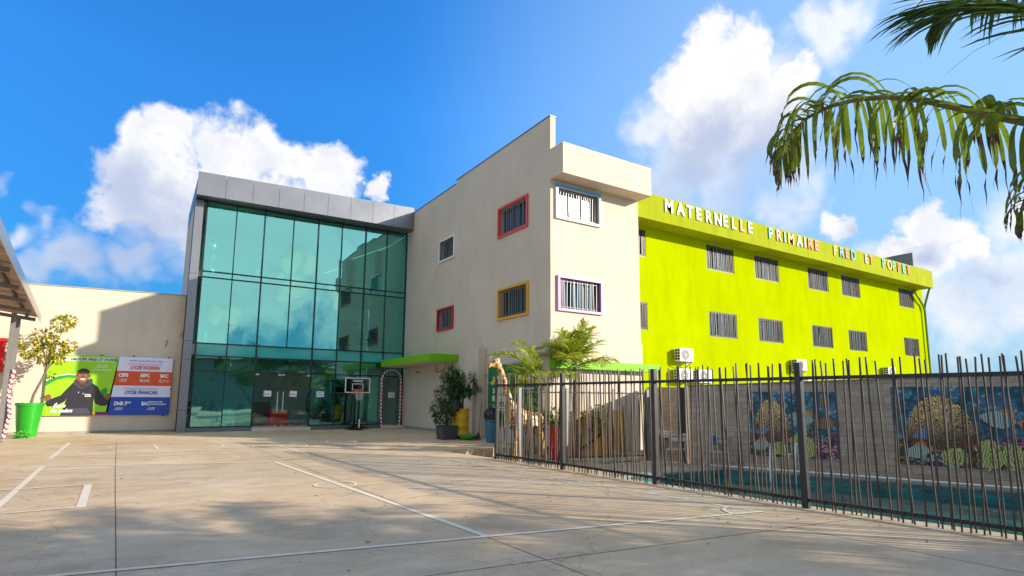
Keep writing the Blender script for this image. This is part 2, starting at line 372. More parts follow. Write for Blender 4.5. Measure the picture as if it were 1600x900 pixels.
# ------------------------------------------------------------ ground, court, pool
WO = Vector((12.98, 10.55, -.25)); WD = Vector((.354, -.9352, 0)); WN = Vector((-.9352, -.354, 0))   # mural wall line; WN points at the court
def wp(t, off, z): p = WO+WD*t+WN*off; return (p.x, p.y, z)
pool = [wp(.75, .62, 0), (9.0, 9.75, 0), (9.5, -6, 0), wp(17.5, .62, 0)]
mb = MB(); zz = -.25
outer = [(-900, 900), (-900, -900), (900, -900), (900, 900)]
mb.add([(x, y, zz) for x, y in outer] + [(p[0], p[1], zz) for p in pool], [(0,1,5,4),(1,2,6,5),(2,3,7,6),(3,0,4,7)])
groundm = mat('sandy yard ground', (.42, .34, .24), .9, var=.28, vscale=1.5, bump=.6, bscale=22, dirt=((.25, .2, .14), 2.2))
tag(mb.build('ground', groundm, origin=(0, 0, zz)), kind='structure')
tile = mat('pool tile', (.01, .20, .21), .2, var=.7, vscale=2.4, coat=.4)
mb = MB()
pz = -1.8
mb.add([(p[0], p[1], zz) for p in pool] + [(p[0], p[1], pz) for p in pool], [(0,1,5,4),(1,2,6,5),(2,3,7,6),(3,0,4,7),(4,5,6,7)])
tag(mb.build('pool_basin', tile), kind='structure')
cop = mat('pool coping', (.22, .27, .25), .6, var=.15, vscale=5)
mb = MB(); cx = sum(p[0] for p in pool)/4; cyy = sum(p[1] for p in pool)/4
inn = [(p[0], p[1]) for p in pool]; out = [wp(.75-.32, .28, 0), (8.7, 10.1, 0), (9.1, -6.3, 0), wp(17.9, .28, 0)]
mb.add([(p[0], p[1], zz-.09) for p in inn] + [(p[0], p[1], zz+.035) for p in inn] + [(p[0], p[1], zz+.035) for p in out] + [(p[0], p[1], zz-.002) for p in out],
       [(i, (i+1) % 4, 4+(i+1) % 4, 4+i) for i in range(4)] + [(4+i, 4+(i+1) % 4, 8+(i+1) % 4, 8+i) for i in range(4)] + [(8+i, 8+(i+1) % 4, 12+(i+1) % 4, 12+i) for i in range(4)])
tag(mb.build('pool_coping', cop), kind='structure')
def water_mat():
    m = bpy.data.materials.new('pool water'); m.use_nodes = True; nt = m.node_tree; N = nt.nodes; L = nt.links; b = N['Principled BSDF']
    tc = N.new('ShaderNodeTexCoord'); n = N.new('ShaderNodeTexNoise'); n.inputs['Scale'].default_value = 1.1; n.inputs['Detail'].default_value = 6; n.inputs['Distortion'].default_value = 1.2; L.new(tc.outputs['Object'], n.inputs['Vector'])
    r = N.new('ShaderNodeValToRGB'); e = r.color_ramp.elements; e[0].position = .36; e[0].color = (.001, .035, .05, 1); e[1].position = .66; e[1].color = (.01, .17, .13, 1); L.new(n.outputs['Fac'], r.inputs[0]); L.new(r.outputs[0], b.inputs['Base Color'])
    b.inputs['Roughness'].default_value = .03; b.inputs['IOR'].default_value = 1.33
    w = N.new('ShaderNodeTexNoise'); w.inputs['Scale'].default_value = 5; w.inputs['Detail'].default_value = 3; w.inputs['Distortion'].default_value = .6; L.new(tc.outputs['Object'], w.inputs['Vector'])
    bp = N.new('ShaderNodeBump'); bp.inputs['Strength'].default_value = .12; bp.inputs['Distance'].default_value = .02; L.new(w.outputs['Fac'], bp.inputs['Height']); L.new(bp.outputs[0], b.inputs['Normal'])
    return m
mb = MB(); mb.add([(p[0], p[1], -.42) for p in pool], [(0,1,2,3)])
tag(mb.build('pool_water', water_mat()), kind='structure')

# court slab
cpoly = [(-14,-16),(10.2,-16),(9.5,-3),(8.62,2.4),(8.25,4.75),(8.0,7.4),(7.85,10),(7.66,12.5),(7.35,14.55),(7.35,15.25),(11.02,15.25),(11.02,33),(-14,33)]
mb = MB(); mb.prism(cpoly, (0,0,-.55), X, Y, Z, .55)
tag(mb.build('court_surface', courtm, origin=(0,0,0)), kind='structure')
tilem = mat('pale stone tile', (.62, .50, .34), .6, var=.45, vscale=7, dirt=((.12, .10, .08), 5))
mb = MB(); x = 7.37
while x < 10.9:
    w = rnd.uniform(.16, .34)
    if rnd.random() < .93: mb.box(x, 15.225, -.24, min(x+w-.012, 10.95), 15.249, -.003)
    x += w
tag(mb.build('step_riser_tiles', tilem), kind='structure')

def strip(mb, pts, w, z=.004):
    w = w*1.45 if .03 < w < .09 else w
    """painted line of constant width through ground points"""
    P = [Vector((p[0], p[1], 0)) for p in pts]; n = len(P); Lf = []; Rt = []
    for i in range(n):
        d = (P[min(i+1, n-1)]-P[max(i-1, 0)]).normalized(); s = Vector((-d.y, d.x, 0))*w/2
        Lf.append((P[i].x+s.x, P[i].y+s.y, z)); Rt.append((P[i].x-s.x, P[i].y-s.y, z))
    for i in range(n-1): mb.add([Lf[i], Lf[i+1], Rt[i+1], Rt[i]], [(0,1,2,3)])
def arc(cx, cy, r, a0, a1, n=28, ry=None): return [(cx+r*math.cos(R(a0+(a1-a0)*i/n)), cy+(ry or r)*math.sin(R(a0+(a1-a0)*i/n))) for i in range(n+1)]
mb = MB()
strip(mb, [(-1.70, 15.6), (-1.55, 10.0), (-1.5, 6.4)], .062)
strip(mb, [(-1.69, 15.62), (2.67, 14.27), (6.47, 13.24)], .075, .006)
strip(mb, [(6.47, 13.24), (6.86, 8.6), (7.19, 4.95)], .05)
strip(mb, [(7.25, 4.94), (-.5, 6.23), (-3.2, 6.68)], .05, .007)
strip(mb, [(2.67, 14.27), (3.29, 5.6)], .06, .005)
strip(mb, arc(2.9, 10.13, .34, 0, 360), .035, .008)
strip(mb, [(-2.4, 12.0), (-.66, 12.1)], .05, .009); strip(mb, [(-.69, 12.13), (-.61, 9.72)], .075, .005); strip(mb, [(-2.4, 9.66), (-.62, 9.76)], .05, .009)
strip(mb, [(6.62, 10.2), (6.0, 10.37), (6.09, 8.42), (6.86, 8.25)], .04, .005)
strip(mb, arc(7.19, 4.95, .45, 95, 172), .04, .0085)
strip(mb, [(-1.89, 22.83), (-1.78, 17.37)], .07)
strip(mb, [(-1.78, 17.4), (3.2, 16.6), (8.69, 15.8)], .035, .006)
strip(mb, [(-1.9, 22.6), (8.9, 22.2)], .035, .006)
strip(mb, [(-1.8, 21.6)] + arc(.3, 19.75, 1.85, 90, -90) + [(-1.8, 17.9)], .045, .008)
strip(mb, [(-1.8, 20.5)] + arc(-1.1, 20.15, .38, 90, -90) + [(-1.8, 19.8)], .04, .009)
strip(mb, [(.35, 20.9), (.45, 19.0)], .05, .005)
strip(mb, [(3.54, 22.15), (3.76, 15.7)], .055, .005)
strip(mb, arc(3.62, 18.75, .78, 0, 360), .04, .008)
strip(mb, [(8.9, 21.3)] + arc(7.2, 19.2, 2.0, 90, 270) + [(8.8, 17.2)], .045, .008)
strip(mb, [(8.9, 20.3)] + arc(7.3, 19.1, 1.2, 90, 270) + [(8.8, 17.9)], .04, .009)
strip(mb, [(6.06, 19.9), (6.03, 17.3)], .05, .005)
strip(mb, [(8.95, 22.2), (8.69, 14.9)], .05, .007)
tag(mb.build('court_lines', linepaint, origin=(0,0,0)), kind='structure')
mb = MB()
jm = mat('dark joint filler', (.16, .12, .085), .9, var=.5, vscale=3)
for k in range(-3, 3):
    ox = k*3.35
    strip(mb, [(ox-.67, 22.84), (ox-.38, 14), (ox-.09, 6.1), (ox+.2, -3)], .009, .003)
strip(mb, [(-6, 24.6), (9, 24.0)], .012, .0025); strip(mb, [(-6, 5.55), (8.2, 4.0)], .012, .0025); strip(mb, [(-6, 1.0), (8.2, .2)], .012, .0025)
strip(mb, [(-6, 14.9), (7, 14.2)], .010, .0025)
tag(mb.build('expansion_joints', jm, origin=(0,0,0)), kind='structure')

# ------------------------------------------------------------ windows
def random_bars(mb, O, U, V, n, w, h, step, thick, lean, d, rails=2):
    """leaning vertical rods filling a w x h opening; d = distance in front of the glass plane"""
    O, U, V, n = map(Vector, (O, U, V, n)); u = step*.6
    while u < w-step*.3:
        a = u+rnd.uniform(-.25, .25)*step; b = a+rnd.uniform(-lean, lean)*h; b = min(max(b, .02), w-.02)
        mb.bar(O+U*a+n*d, O+U*b+V*h+n*d, thick, thick); u += step*rnd.uniform(.7, 1.3)
    for k in range(rails):
        z = h*(.06+.88*k/max(1, rails-1)); mb.bar(O+V*z+n*(d-thick), O+U*w+V*z+n*(d-thick), .02)
def window(parent, O, U, n, w, h, frame_m, fw, proud, bar_m, step=.13, lean=.03, pane_m=None, curtain=None, label=None):
    """window in an opening whose lower left outer corner is O"""
    O, U, n = map(Vector, (O, U, n)); V = Z; mb = MB(); t = .06+proud
    for (a, b, c, d) in ((-fw if proud else 0, -fw if proud else 0, w+fw if proud else w, 0 if proud else fw),
                         (-fw if proud else 0, h if proud else h-fw, w+fw if proud else w, h+fw if proud else h),
                         (-fw if proud else 0, 0 if proud else fw, 0 if proud else fw, h if proud else h-fw),
                         (w if proud else w-fw, 0 if proud else fw, w+fw if proud else w, h if proud else h-fw)):
        c0 = O+U*(a+c)/2+V*(b+d)/2+n*(proud/2-.03 if proud else -.05)
        mb.obox(c0, U*(c-a)/2, V*(d-b)/2, n*((proud+.06)/2-.001 if proud else .03))
    f = mb.build('window', frame_m, parent, bevel=.006)
    if label: f['label'] = label
    g = MB(); random_bars(g, O+U*.03+V*.02, U, V, n, w-.06, h-.04, step, .022, lean, -.035); g.build('grille', bar_m, f)
    p = MB(); p.obox(O+U*w/2+V*h/2-n*.19, U*(w/2+.0), V*(h/2), n*.008); p.build('pane', pane_m or dglass, f)
    for k in range(1, 3 if w > 1.4 else 2):
        s = MB(); s.obox(O+U*w*k/(3 if w > 1.4 else 2)+V*h/2-n*.165, U*.02, V*h/2, n*.012); s.build('sash', winfr, f)
    return f

# ------------------------------------------------------------ cream wing
NY = 14.9; WX = 11.05; WR = 15.14; FARY = 27.45
wing = thing('cream_school_wing', (13, 20, 0), 'cream plastered three storey school wing with coloured window frames on its two visible sides', 'building')
mb = MB()
sidew = [(FARY-23.52, 7.67, 1.58, 1.02), (FARY-18.24, 7.59, 2.02, 1.18), (FARY-23.54, 4.50, 1.6, .99), (FARY-18.2, 4.41, 2.02, 1.17)]
# side wall facing the court: from far end towards the camera (u axis = -Y)
holes = [(a+.07, b+.07, a+c-.07, b+d-.07) for a, b, c, d in sidew]
holes.append((FARY-22.3, 0.02, FARY-21.2, 2.2))
wall_holes(mb, (WX, FARY, 0), -Y, Z, FARY-NY, 11.0, holes, -X, .25)
frontw = [(11.32-WX, 4.42, 1.93, 1.17), (11.26-WX, 7.57, 1.95, 1.16)]
holes2 = [(a+.07, b+.07, a+c-.07, b+d-.07) for a, b, c, d in frontw]
wall_holes(mb, (WX, NY, -.3), X, Z, WR-WX, 9.5, [(a, b+.3, c, d+.3) for a, b, c, d in holes2], -Y, .25)
mb.box(WX+.28, NY+.28, 9.0, WR-.002, 27.4, 9.3)                # roof slab
mb.add([(WR, NY, -.3), (WR, 27.4, -.3), (WR, 27.4, 9.2), (WR, NY, 9.2)], [(0,1,2,3)])
mb.add([(WX, 27.45, 0), (WR, 27.45, 0), (WR, 27.45, 9.2), (WX, 27.45, 9.2)], [(0,1,2,3)])
mb.add([(WX, NY, 9.0), (WX+.22, NY, 9.0), (WX+.22, NY, 11.0), (WX, NY, 11.0)], [(0,1,2,3)])   # thin end of the side parapet
mb.add([(WX+.22, NY, 8.9), (WX+.22, FARY, 8.9), (WX+.22, FARY, 11.0), (WX+.22, NY, 11.0)], [(0,1,2,3)])
mb.add([(WX, NY, 11.0), (WX+.22, NY, 11.0), (WX+.22, FARY, 11.0), (WX, FARY, 11.0)], [(0,1,2,3)])
mb.box(WX, NY, 11.0, WX+.22, 21.9, 11.17)
mb.add([(WX+.25, NY+.25, 0), (WX+.25, 27.2, 0), (WX+.25, 27.2, 9), (WX+.25, NY+.25, 9)], [(0,1,2,3)])
mb.add([(WX+.25, NY+.25, 0), (WR, NY+.25, 0), (WR, NY+.25, 9), (WX+.25, NY+.25, 9)], [(0,1,2,3)])
mb.build('wall', cream, wing)
mb = MB(); mb.box(WX+.002, 14.2, 8.9, WR, NY-.002, 9.97); mb.box(WX+.225, NY, 9.25, WR, NY+.2, 9.97); mb.build('parapet_overhang', cream, wing)
cap = MB(); cap.box(WX-.03, NY-.02, 11.172, WX+.25, 21.93, 11.2); cap.box(WX-.03, 21.93, 11.002, WX+.25, FARY, 11.03); cap.build('coping_strip', metalgrey, wing)
mb = MB(); mb.box(10.98, NY-.002, -.28, WR, NY-.06, 3.48); mb.box(10.985, 14.9, 0, WX-.002, 19.2, 3.46); mb.build('plinth', cream, wing)
mb = MB(); mb.box(10.62, 18.95, 0, 10.98, 19.35, 3.42); mb.build('buttress', cream, wing, bevel=.02)
skirt = mat('grey skirting', (.30, .28, .26), .8, var=.2)
mb = MB(); mb.box(11.02, 19.4, .005, 11.045, 21.1, .14); mb.box(11.02, 22.4, .005, 11.045, 27.0, .14); mb.build('skirting', skirt, wing)
def colp(n, c): return mat(n, c, .45, var=.08, spec=.5)
cols_side = [colp('white frame paint', (.70, .74, .78)), colp('red frame paint', (.72, .075, .045)), colp('crimson frame paint', (.50, .012, .03)), colp('amber frame paint', (.75, .36, .015))]
labs = ['white framed upper window', 'orange red framed upper window', 'crimson framed lower window', 'amber framed lower window']
for (a, b, c, d), cm, lb in zip(sidew, cols_side, labs):
    window(wing, Vector((WX, FARY-a-.07, b+.07)), -Y, -X, c-.14, d-.14, cm, .085, .07, winbar, .14, .02, label=lb)
lilac = colp('lilac frame paint', (.70, .30, .72)); bluef = colp('blue frame paint', (.03, .28, .62)); whitef = colp('white frame paint b', (.82, .84, .88))
window(wing, Vector((frontw[0][0]+WX+.07, NY, frontw[0][1]+.07)), X, -Y, 1.79, 1.03, lilac, .085, .09, winbar, .10, .03, label='lilac framed lower window')
glare = bpy.data.materials.new('sun catching louvre glass'); glare.use_nodes = True
gb = glare.node_tree.nodes['Principled BSDF']; gb.inputs['Base Color'].default_value = (.35, .35, .36, 1); gb.inputs['Metallic'].default_value = .75; gb.inputs['Roughness'].default_value = .22
fw_ = window(wing, Vector((frontw[1][0]+WX+.07, NY, frontw[1][1]+.07)), X, -Y, 1.81, 1.02, whitef, .085, .09, winbar, .10, .04, label='blue and white framed upper window', pane_m=glare)
tp = MB(); O = Vector((frontw[1][0]+WX, NY, frontw[1][1])); tp.box(O.x-.02, NY-.094, O.z+1.092, O.x+1.97, NY-.02, O.z+1.18); tp.box(O.x+1.885, NY-.094, O.z+.0, O.x+1.965, NY-.096, O.z+1.09); tp.build('head_trim', bluef, fw_)
# side door in its recess behind the plants
mb = MB(); mb.box(WX+.16, 21.22, .03, WX+.2, 22.28, 2.19); dr = mb.build('door', darkclad, wing)
mb = MB(); mb.box(WX+.12, 21.35, 1.0, WX+.158, 21.5, 1.04); mb.build('handle', steel, dr)
mb = MB()
mb.box(9.72, 21.4, 3.0, 11.04, 27.15, 3.32); mb.build('green_canopy', green, wing, bevel=.01)
mb = MB(); mb.box(9.78, 21.46, 2.975, 11.04, 27.1, 2.998); mb.build('canopy_soffit', cream, wing)
mb = MB(); mb.box(10.95, 14.55, 2.48, 15.72, NY-.064, 2.75); mb.build('green_band', green, wing, bevel=.008)
# small fittings on the side wall
mb = MB(); mb.tube([(11.0, 25.3, 2.75), (10.85, 25.3, 2.7), (10.8, 25.3, 2.6)], .02, 6); mb.build('wall_spout', mullion, wing)
mb = MB(); mb.tube([(11.0, 22.8, 2.7), (10.75, 22.8, 2.62)], .02, 6); mb.build('wall_spout', mullion, wing)

# ------------------------------------------------------------ lime building
GYY = 17.0; GX0 = 15.16; GX1 = 43.6
lb_ = thing('lime_school_block', (29, 20, 0), 'long lime green school block with barred windows and coloured sign letters on its fascia', 'building')
upw = [15.68, 21.65, 25.3, 30.0, 33.42, 40.25]; low = [15.68, 21.66, 25.38, 30.08, 33.8, 40.45]
holes = [(x-GX0, 7.55, x-GX0+2.02, 8.75) for x in upw] + [(x-GX0, 4.4, x-GX0+2.02, 5.58) for x in low]
hs2 = []
for (a, b, c, d) in holes: hs2.append((a+.0, b+.3, c, d+.3))
mb = MB(); wall_holes(mb, (GX0, GYY, -.3), X, Z, GX1-GX0, 9.6, hs2, -Y, .25)
mb.box(GX0, GYY+.3, -.3, GX1-.001, 27, 9.25)
mb.add([(GX1, GYY, -.3), (GX1, 27, -.3), (GX1, 27, 9.3), (GX1, GYY, 9.3)], [(0,1,2,3)])
mb.build('wall', lime, lb_)
mb = MB(); mb.box(GX0+.0, 16.1, 8.88, 43.0, 16.25, 10.0); mb.box(GX0, 16.25, 8.88, 43.0, 17.6, 9.02); mb.box(42.85, 16.25, 9.02, 43.0, 24, 10.0); mb.build('fascia', limeband, lb_)
for (a, b, c, d) in holes:
    window(lb_, Vector((GX0+a, GYY, b)), X, -Y, c-a, d-b, winfr, .05, 0, winbar2, .095, .03)
pipem = mat('green downpipe', (.10, .22, .06), .5, var=.15)
mb = MB(); mb.tube([(42.7, 16.2, 8.86), (42.7, 16.3, 8.6), (43.3, 16.78, 7.9), (43.35, 16.84, 7.6), (43.38, 16.84, 3), (43.38, 16.84, -.2)], .07, 8)
mb.tube([(42.1, 16.9, 8.8), (42.3, 16.84, 8.5), (43.1, 16.84, 7.9), (43.3, 16.84, 7.5)], .05, 8); mb.build('downpipe', pipem, lb_, smooth=True)
mb = MB(); mb.obox((47.3-1.2, 18.6, 10.9), Vector((1.9, 0, .55)), Vector((0, .9, .25)), Vector((0, 0, .05)))
mb.bar((44.4, 18, 9.3), (44.4, 18, 10.4), .06); mb.bar((47.8, 18.0, 9.3), (47.8, 18, 11.2), .06)
roofpm = mat('dark roof panel', (.02, .03, .045), .85, spec=.1, var=.3)
# dark panel box standing on the roof close behind the fascia
mb = MB(); mb.prism([(40.0, 9.3), (43.55, 9.3), (43.55, 11.62), (40.0, 10.72)], (0, 17.35, 0), X, Z, Y, 1.2); mb.build('roof_panel', roofpm, lb_)

# sign letters
sign = thing('school_name_sign', (29, 16.1, 9.4), 'large coloured three dimensional letters spelling the school name along the lime fascia', 'sign')
W_ = colp('letter white', (.66, .65, .60)); GR = colp('letter grey', (.42, .38, .46)); RD = colp('letter red', (.62, .06, .04)); TL = colp('letter teal', (.01, .36, .32)); BL = colp('letter blue', (.03, .20, .42)); OR = colp('letter orange', (.85, .36, .05)); PK = colp('letter pink', (.75, .22, .20)); GN = colp('letter green', (.02, .40, .16))
words = [('MATERNELLE', 17.88, 24.0, [W_,W_,W_,W_,GR,W_,GR,GR,RD,GR]), ('PRIMAIRE', 25.14, 29.66, [TL,PK,BL,OR,W_,GR,RD,RD]),
         ('FRED', 31.0, 33.25, [OR,BL,RD,BL]), ('ET', 34.3, 35.22, [GR,RD]), ('POPPEE', 36.28, 39.9, [TL,OR,GN,RD,TL,RD])]
for wd, x0, x1, cl in words:
    wts = [.55 if c == 'I' else (1.25 if c == 'M' else 1) for c in wd]; tot = sum(wts); x = x0
    unit = (x1-x0)/(tot-.22)
    for c, wt, m_ in zip(wd, wts, cl):
        text_obj(c, (x, 16.095, 9.38), X, Z, .76, m_, sign, name='letter', t=.05, bold=.015, sx=.92*min(1.1, unit/.62)); x += unit*wt

# ------------------------------------------------------------ glass building
FY = 27.5; GZT = 10.2
gb_ = thing('glass_fronted_building', (6, 30, 0), 'three storey entrance block with teal glass curtain wall under a grey metal fascia', 'building')
mb = MB()
n = 9; x0, x1 = 1.18, WX-.003
for i in range(n):
    a = x0+(x1-x0)*i/n; b = x0+(x1-x0)*(i+1)/n-.014; t0 = 11.0+.24*i/n; t1 = 11.0+.24*(i+1)/n
    mb.prism([(a, 9.98+.012*i), (b, 9.98+.012*(i+1)), (b, t1), (a, t0)], (0, 26.68, 0), X, Z, Y, .05)
mb.build('fascia_panels', metalgrey, gb_)
mb = MB(); mb.box(1.2, 26.735, 10.06, WX-.004, 33.5, 10.9); mb.build('roof_edge', darkclad, gb_)
mb = MB(); z = 0
for z0_, z1_ in ((0, .9), (.912, 3.0), (3.012, 3.8), (3.812, 6.7), (6.712, 9.97)): mb.box(1.2, FY-.12, z0_, 1.52, 28.3, z1_)
mb.build('side_column', metalgrey, gb_)
mb = MB(); mb.box(11.03, FY-.045, .003, WX-.002, FY+.3, 10.0); mb.build('end_closer', mullion, gb_)
mb = MB(); mb.box(1.2, FY+.3, 0, 1.38, 33.5, 10.0); mb.box(1.2, 33.3, 0, WX, 33.5, 10.0); mb.box(1.38, 28.32, 10.0, WX, 33.3, 10.05)
inw = mat('interior white wall', (.80, .82, .80), .8, var=.05)
mb.build('rear_walls', cream, gb_)
mb = MB(); mb.box(1.40, FY+.12, 0, 1.46, 33.2, 9.9); mb.box(1.46, 32.9, 0, 10.9, 33.0, 9.9); mb.box(10.93, FY+.1, 0, 11.03, 32.9, 9.9); mb.box(6.6, 30.9, 3.8, 6.7, 32.9, 6.55); mb.build('interior_walls', inw, gb_)
flo = mat('interior floor tile', (.42, .42, .38), .3, var=.1)
mb = MB(); mb.box(1.46, FY+.1, .004, 10.93, 32.9, .12); mb.box(1.46, FY+.1, 3.25, 10.93, 32.9, 3.7); mb.box(1.46, FY+.1, 6.64, 10.93, 32.9, 6.86); mb.box(1.46, FY+.1, 9.92, 10.93, 32.9, 9.98); mb.build('floor_slab', flo, gb_)
XS = [1.60+i*(11.06-1.60)/8 for i in range(9)]
XS = [1.66, 2.86, 4.05, 5.33, 6.48, 7.62, 8.82, 9.94, 11.0]
rows = [(.2, 2.56), (2.56, 3.2), (3.2, 3.74), (3.74, 6.62), (6.62, 6.88), (6.88, 10.0), (10.0, 10.2)]
for r, (za, zb) in enumerate(rows):
    i = 0
    while i < 8:
        xa, xb = XS[i], XS[i+1]
        if r in (0, 1, 2, 3, 6) and i == 2 and r != 3: xb = XS[4]; step = 2
        elif r in (6,) : step = 1
        else: step = 1
        if r == 0 and (i == 2 or i == 7): i += step; continue
        mb = MB(); j = [rnd.uniform(-.004, .004) for _ in range(4)]
        yy = FY+.02
        mb.add([(xa, yy+j[0], za), (xb, yy+j[1], za), (xb, yy+j[2], zb), (xa, yy+j[3], zb)], [(0,1,2,3)])
        mb.build('spandrel_panel' if r in (2, 4) else 'glass_pane', spandrelm if r == 2 else tealglass, gb_)
        i += step
for i, x in enumerate(XS):
    w = .055 if i % 2 == 0 else .035
    if i in (3, 1): segs = [(3.74, 10.0)] if i == 3 else [(.2, 10.0)]
    else: segs = [(.2, 10.2)]
    for a, b in segs:
        mb = MB(); mb.box(x-w/2, FY-.05, a, x+w/2, FY+.06, b); mb.build('mullion', mullion, gb_)
for z, w in ((.2, .05), (2.56, .05), (3.2, .05), (3.74, .05), (6.62, .045), (6.88, .045), (10.0, .045)):
    mb = MB(); mb.box(XS[0], FY-.042, z-w/2, XS[-1], FY+.055, z+w/2)
    if z == .2:
        mb = MB(); mb.box(XS[0], FY-.042, .175, XS[2]-.03, FY+.055, .225); mb.build('transom', mullion, gb_)
        mb = MB(); mb.box(XS[4]+.03, FY-.042, .175, XS[7]-.03, FY+.055, .225)
    mb.build('transom', mullion, gb_)
for a, b in ((1.53, 2.84), (2.86, XS[2]-.02), (XS[4]+.02, 7.6), (7.62, 9.9)): mb = MB(); mb.box(a, FY-.08, .002, b, FY+.07, .172); mb.build('base_panel', darkclad, gb_)
stepm = mat('pale door step', (.60, .52, .46), .7, var=.1)
for a, b, y in ((XS[2]-.02, XS[4]+.02, .42), (9.92, XS[8], .3)): mb = MB(); mb.box(a, FY-y, .002, b, FY+.09, .135); mb.build('door_step', stepm, gb_, bevel=.008)
for xa, xb, hx in ((XS[2]+.04, 5.17, 5.06), (5.19, XS[4]-.03, 5.30), (9.99, XS[8]-.05, 10.9)):
    mb = MB(); mb.add([(xa, FY+.0, .15), (xb, FY+.0, .15), (xb, FY+.0, 2.52), (xa, FY+.0, 2.52)], [(0,1,2,3)]); dd = mb.build('glass_door', clearglass, gb_)
    mb = MB(); mb.tube([(hx, FY-.06, .82), (hx, FY-.06, 1.72)], .018, 8); mb.tube([(hx, FY, .95), (hx, FY-.06, .95)], .01, 6); mb.tube([(hx, FY, 1.6), (hx, FY-.06, 1.6)], .01, 6)
    if hx < 10: mb.build('handle', mat('pale pull handle', (.80, .72, .66), .3, var=.1), dd)
    for q in ((xa, 2.44, xa+.14, 2.515), (xb-.14, 2.44, xb, 2.515)): mb = MB(); mb.box(q[0], FY-.012, q[1], q[2], FY+.014, q[3]); mb.build('hinge_patch', steel, dd)
    mb = MB(); mb.box(xa, FY-.012, .152, xb, FY+.014, .19); mb.build('bottom_rail', steel, dd)
# notices taped on the glass
ink = mat('blue ink', (.02, .05, .35), .6); inkr = mat('red ink', (.5, .03, .1), .6); paper = mat('notice paper', (.80, .80, .92), .6, var=.03)
for k, (x, lab, m_) in enumerate([(4.62, 'notice on the left leaf of the double door', inkr), (5.72, 'notice on the right leaf of the double door', inkr), (6.95, 'notice on the fixed glass right of the double door', ink), (10.45, 'notice on the single glass door inside the striped arch', ink)]):
    t = thing('paper_notice', (x, FY-.03, 1.5), 'small white '+lab, 'notice', 'paper notices on the entrance glass')
    b = MB(); b.box(x-.17, FY-.022, 1.5, x+.17, FY-.018, 1.76); b.build('sheet', paper, t)
    b = MB(); b.box(x-.165, FY-.0235, 1.51, x-.13, FY-.022, 1.75) if k < 2 else b.box(x-.12, FY-.0235, 1.69, x+.12, FY-.022, 1.71)
    b.box(x-.1, FY-.0235, 1.59, x+.12, FY-.022, 1.62); b.build('printed_line', m_, t)

# ---- things inside
def inner(name, loc, label, cat, build, group=None):
    t = thing(name, loc, label, cat, group); build(t, Vector(loc)); return t
redm = mat('red lacquer', (.70, .012, .012), .35, var=.05); boxw = mat('pale box board', (.62, .80, .76), .6, var=.05); deskm = mat('dark desk board', (.035, .05, .06), .5, var=.1)
def b_counter(t, l): MB().box(l.x-.42, l.y-.02, l.z, l.x+.42, l.y+.4, l.z+.68).build('front_panel', redm, t, bevel=.01); MB().box(l.x-.46, l.y-.05, l.z+.682, l.x+.46, l.y+.44, l.z+.72).build('top', redm, t); MB().box(l.x-.22, l.y-.035, l.z, l.x-.1, l.y-.021, l.z+.07).box(l.x+.06, l.y-.035, l.z, l.x+.18, l.y-.021, l.z+.07).build('foot', white, t)
inner('red_counter', (5.33, 28.3, .125), 'low glossy red counter just behind the double glass door', 'counter', b_counter)
def b_crates(t, l):
    for i in range(2):
        MB().box(l.x-.38+i*.4, l.y, l.z, l.x-.02+i*.4, l.y+.35, l.z+.28).build('open_cubby', boxw, t, bevel=.01)
    for i in range(2): MB().box(l.x-.38+i*.4, l.y, l.z+.29, l.x-.0+i*.4, l.y+.35, l.z+.58).build('storage_box', boxw, t, bevel=.01)
    MB().box(l.x-.30, l.y-.004, l.z+.04, l.x-.1, l.y-.002, l.z+.2).box(l.x+.1, l.y-.004, l.z+.04, l.x+.3, l.y-.002, l.z+.2).build('dark_opening', deskm, t)
    for i in range(2): MB().box(l.x-.34+i*.36, l.y, l.z+.59, l.x-.02+i*.36, l.y+.3, l.z+.84).build('storage_box', boxw, t, bevel=.01)
inner('white_storage_unit', (3.05, 28.15, .125), 'white storage boxes stacked behind the glass left of the entrance', 'storage boxes', b_crates)
def b_desk(t, l): MB().box(l.x-.5, l.y, l.z+.7, l.x+.5, l.y+.6, l.z+.74).build('desktop', deskm, t); MB().box(l.x-.48, l.y+.02, l.z, l.x+.48, l.y+.05, l.z+.7).build('front_panel', deskm, t); MB().box(l.x-.2, l.y+.3, l.z+.74, l.x+.1, l.y+.33, l.z+1.0).build('screen', black, t)
inner('dark_desk', (3.85, 28.8, .125), 'dark reception desk behind the glass beside the white boxes', 'desk', b_desk)
def b_chair(t, l):
    MB().box(l.x-.25, l.y, l.z+.42, l.x+.25, l.y+.5, l.z+.52).build('seat', black, t, bevel=.03); MB().obox((l.x, l.y+.5, l.z+.8), Vector((.24, 0, 0)), Vector((0, .03, 0)), Vector((0, .06, .3))).build('backrest', black, t, bevel=.02)
    MB().tube([(l.x, l.y+.25, l.z+.08), (l.x, l.y+.25, l.z+.42)], .03).build('column', steel, t)
    m = MB()
    for k in range(5): m.bar((l.x, l.y+.25, l.z+.08), (l.x+.28*math.cos(k*1.257), l.y+.25+.28*math.sin(k*1.257), l.z+.04), .04)
    m.build('foot_star', black, t)
for i, (x, y, z, lb) in enumerate([(4.5, 28.5, .125, 'behind the left door leaf'), (4.95, 29.3, .125, 'deeper in behind the red counter'), (9.1, 28.2, 3.72, 'on the middle floor near the right end of the glass'), (8.6, 29.2, 3.72, 'further back on the middle floor near its side wall')]):
    inner('office_chair', (x, y, z), 'black office chair '+lb, 'chair', b_chair, 'office chairs behind the glass')

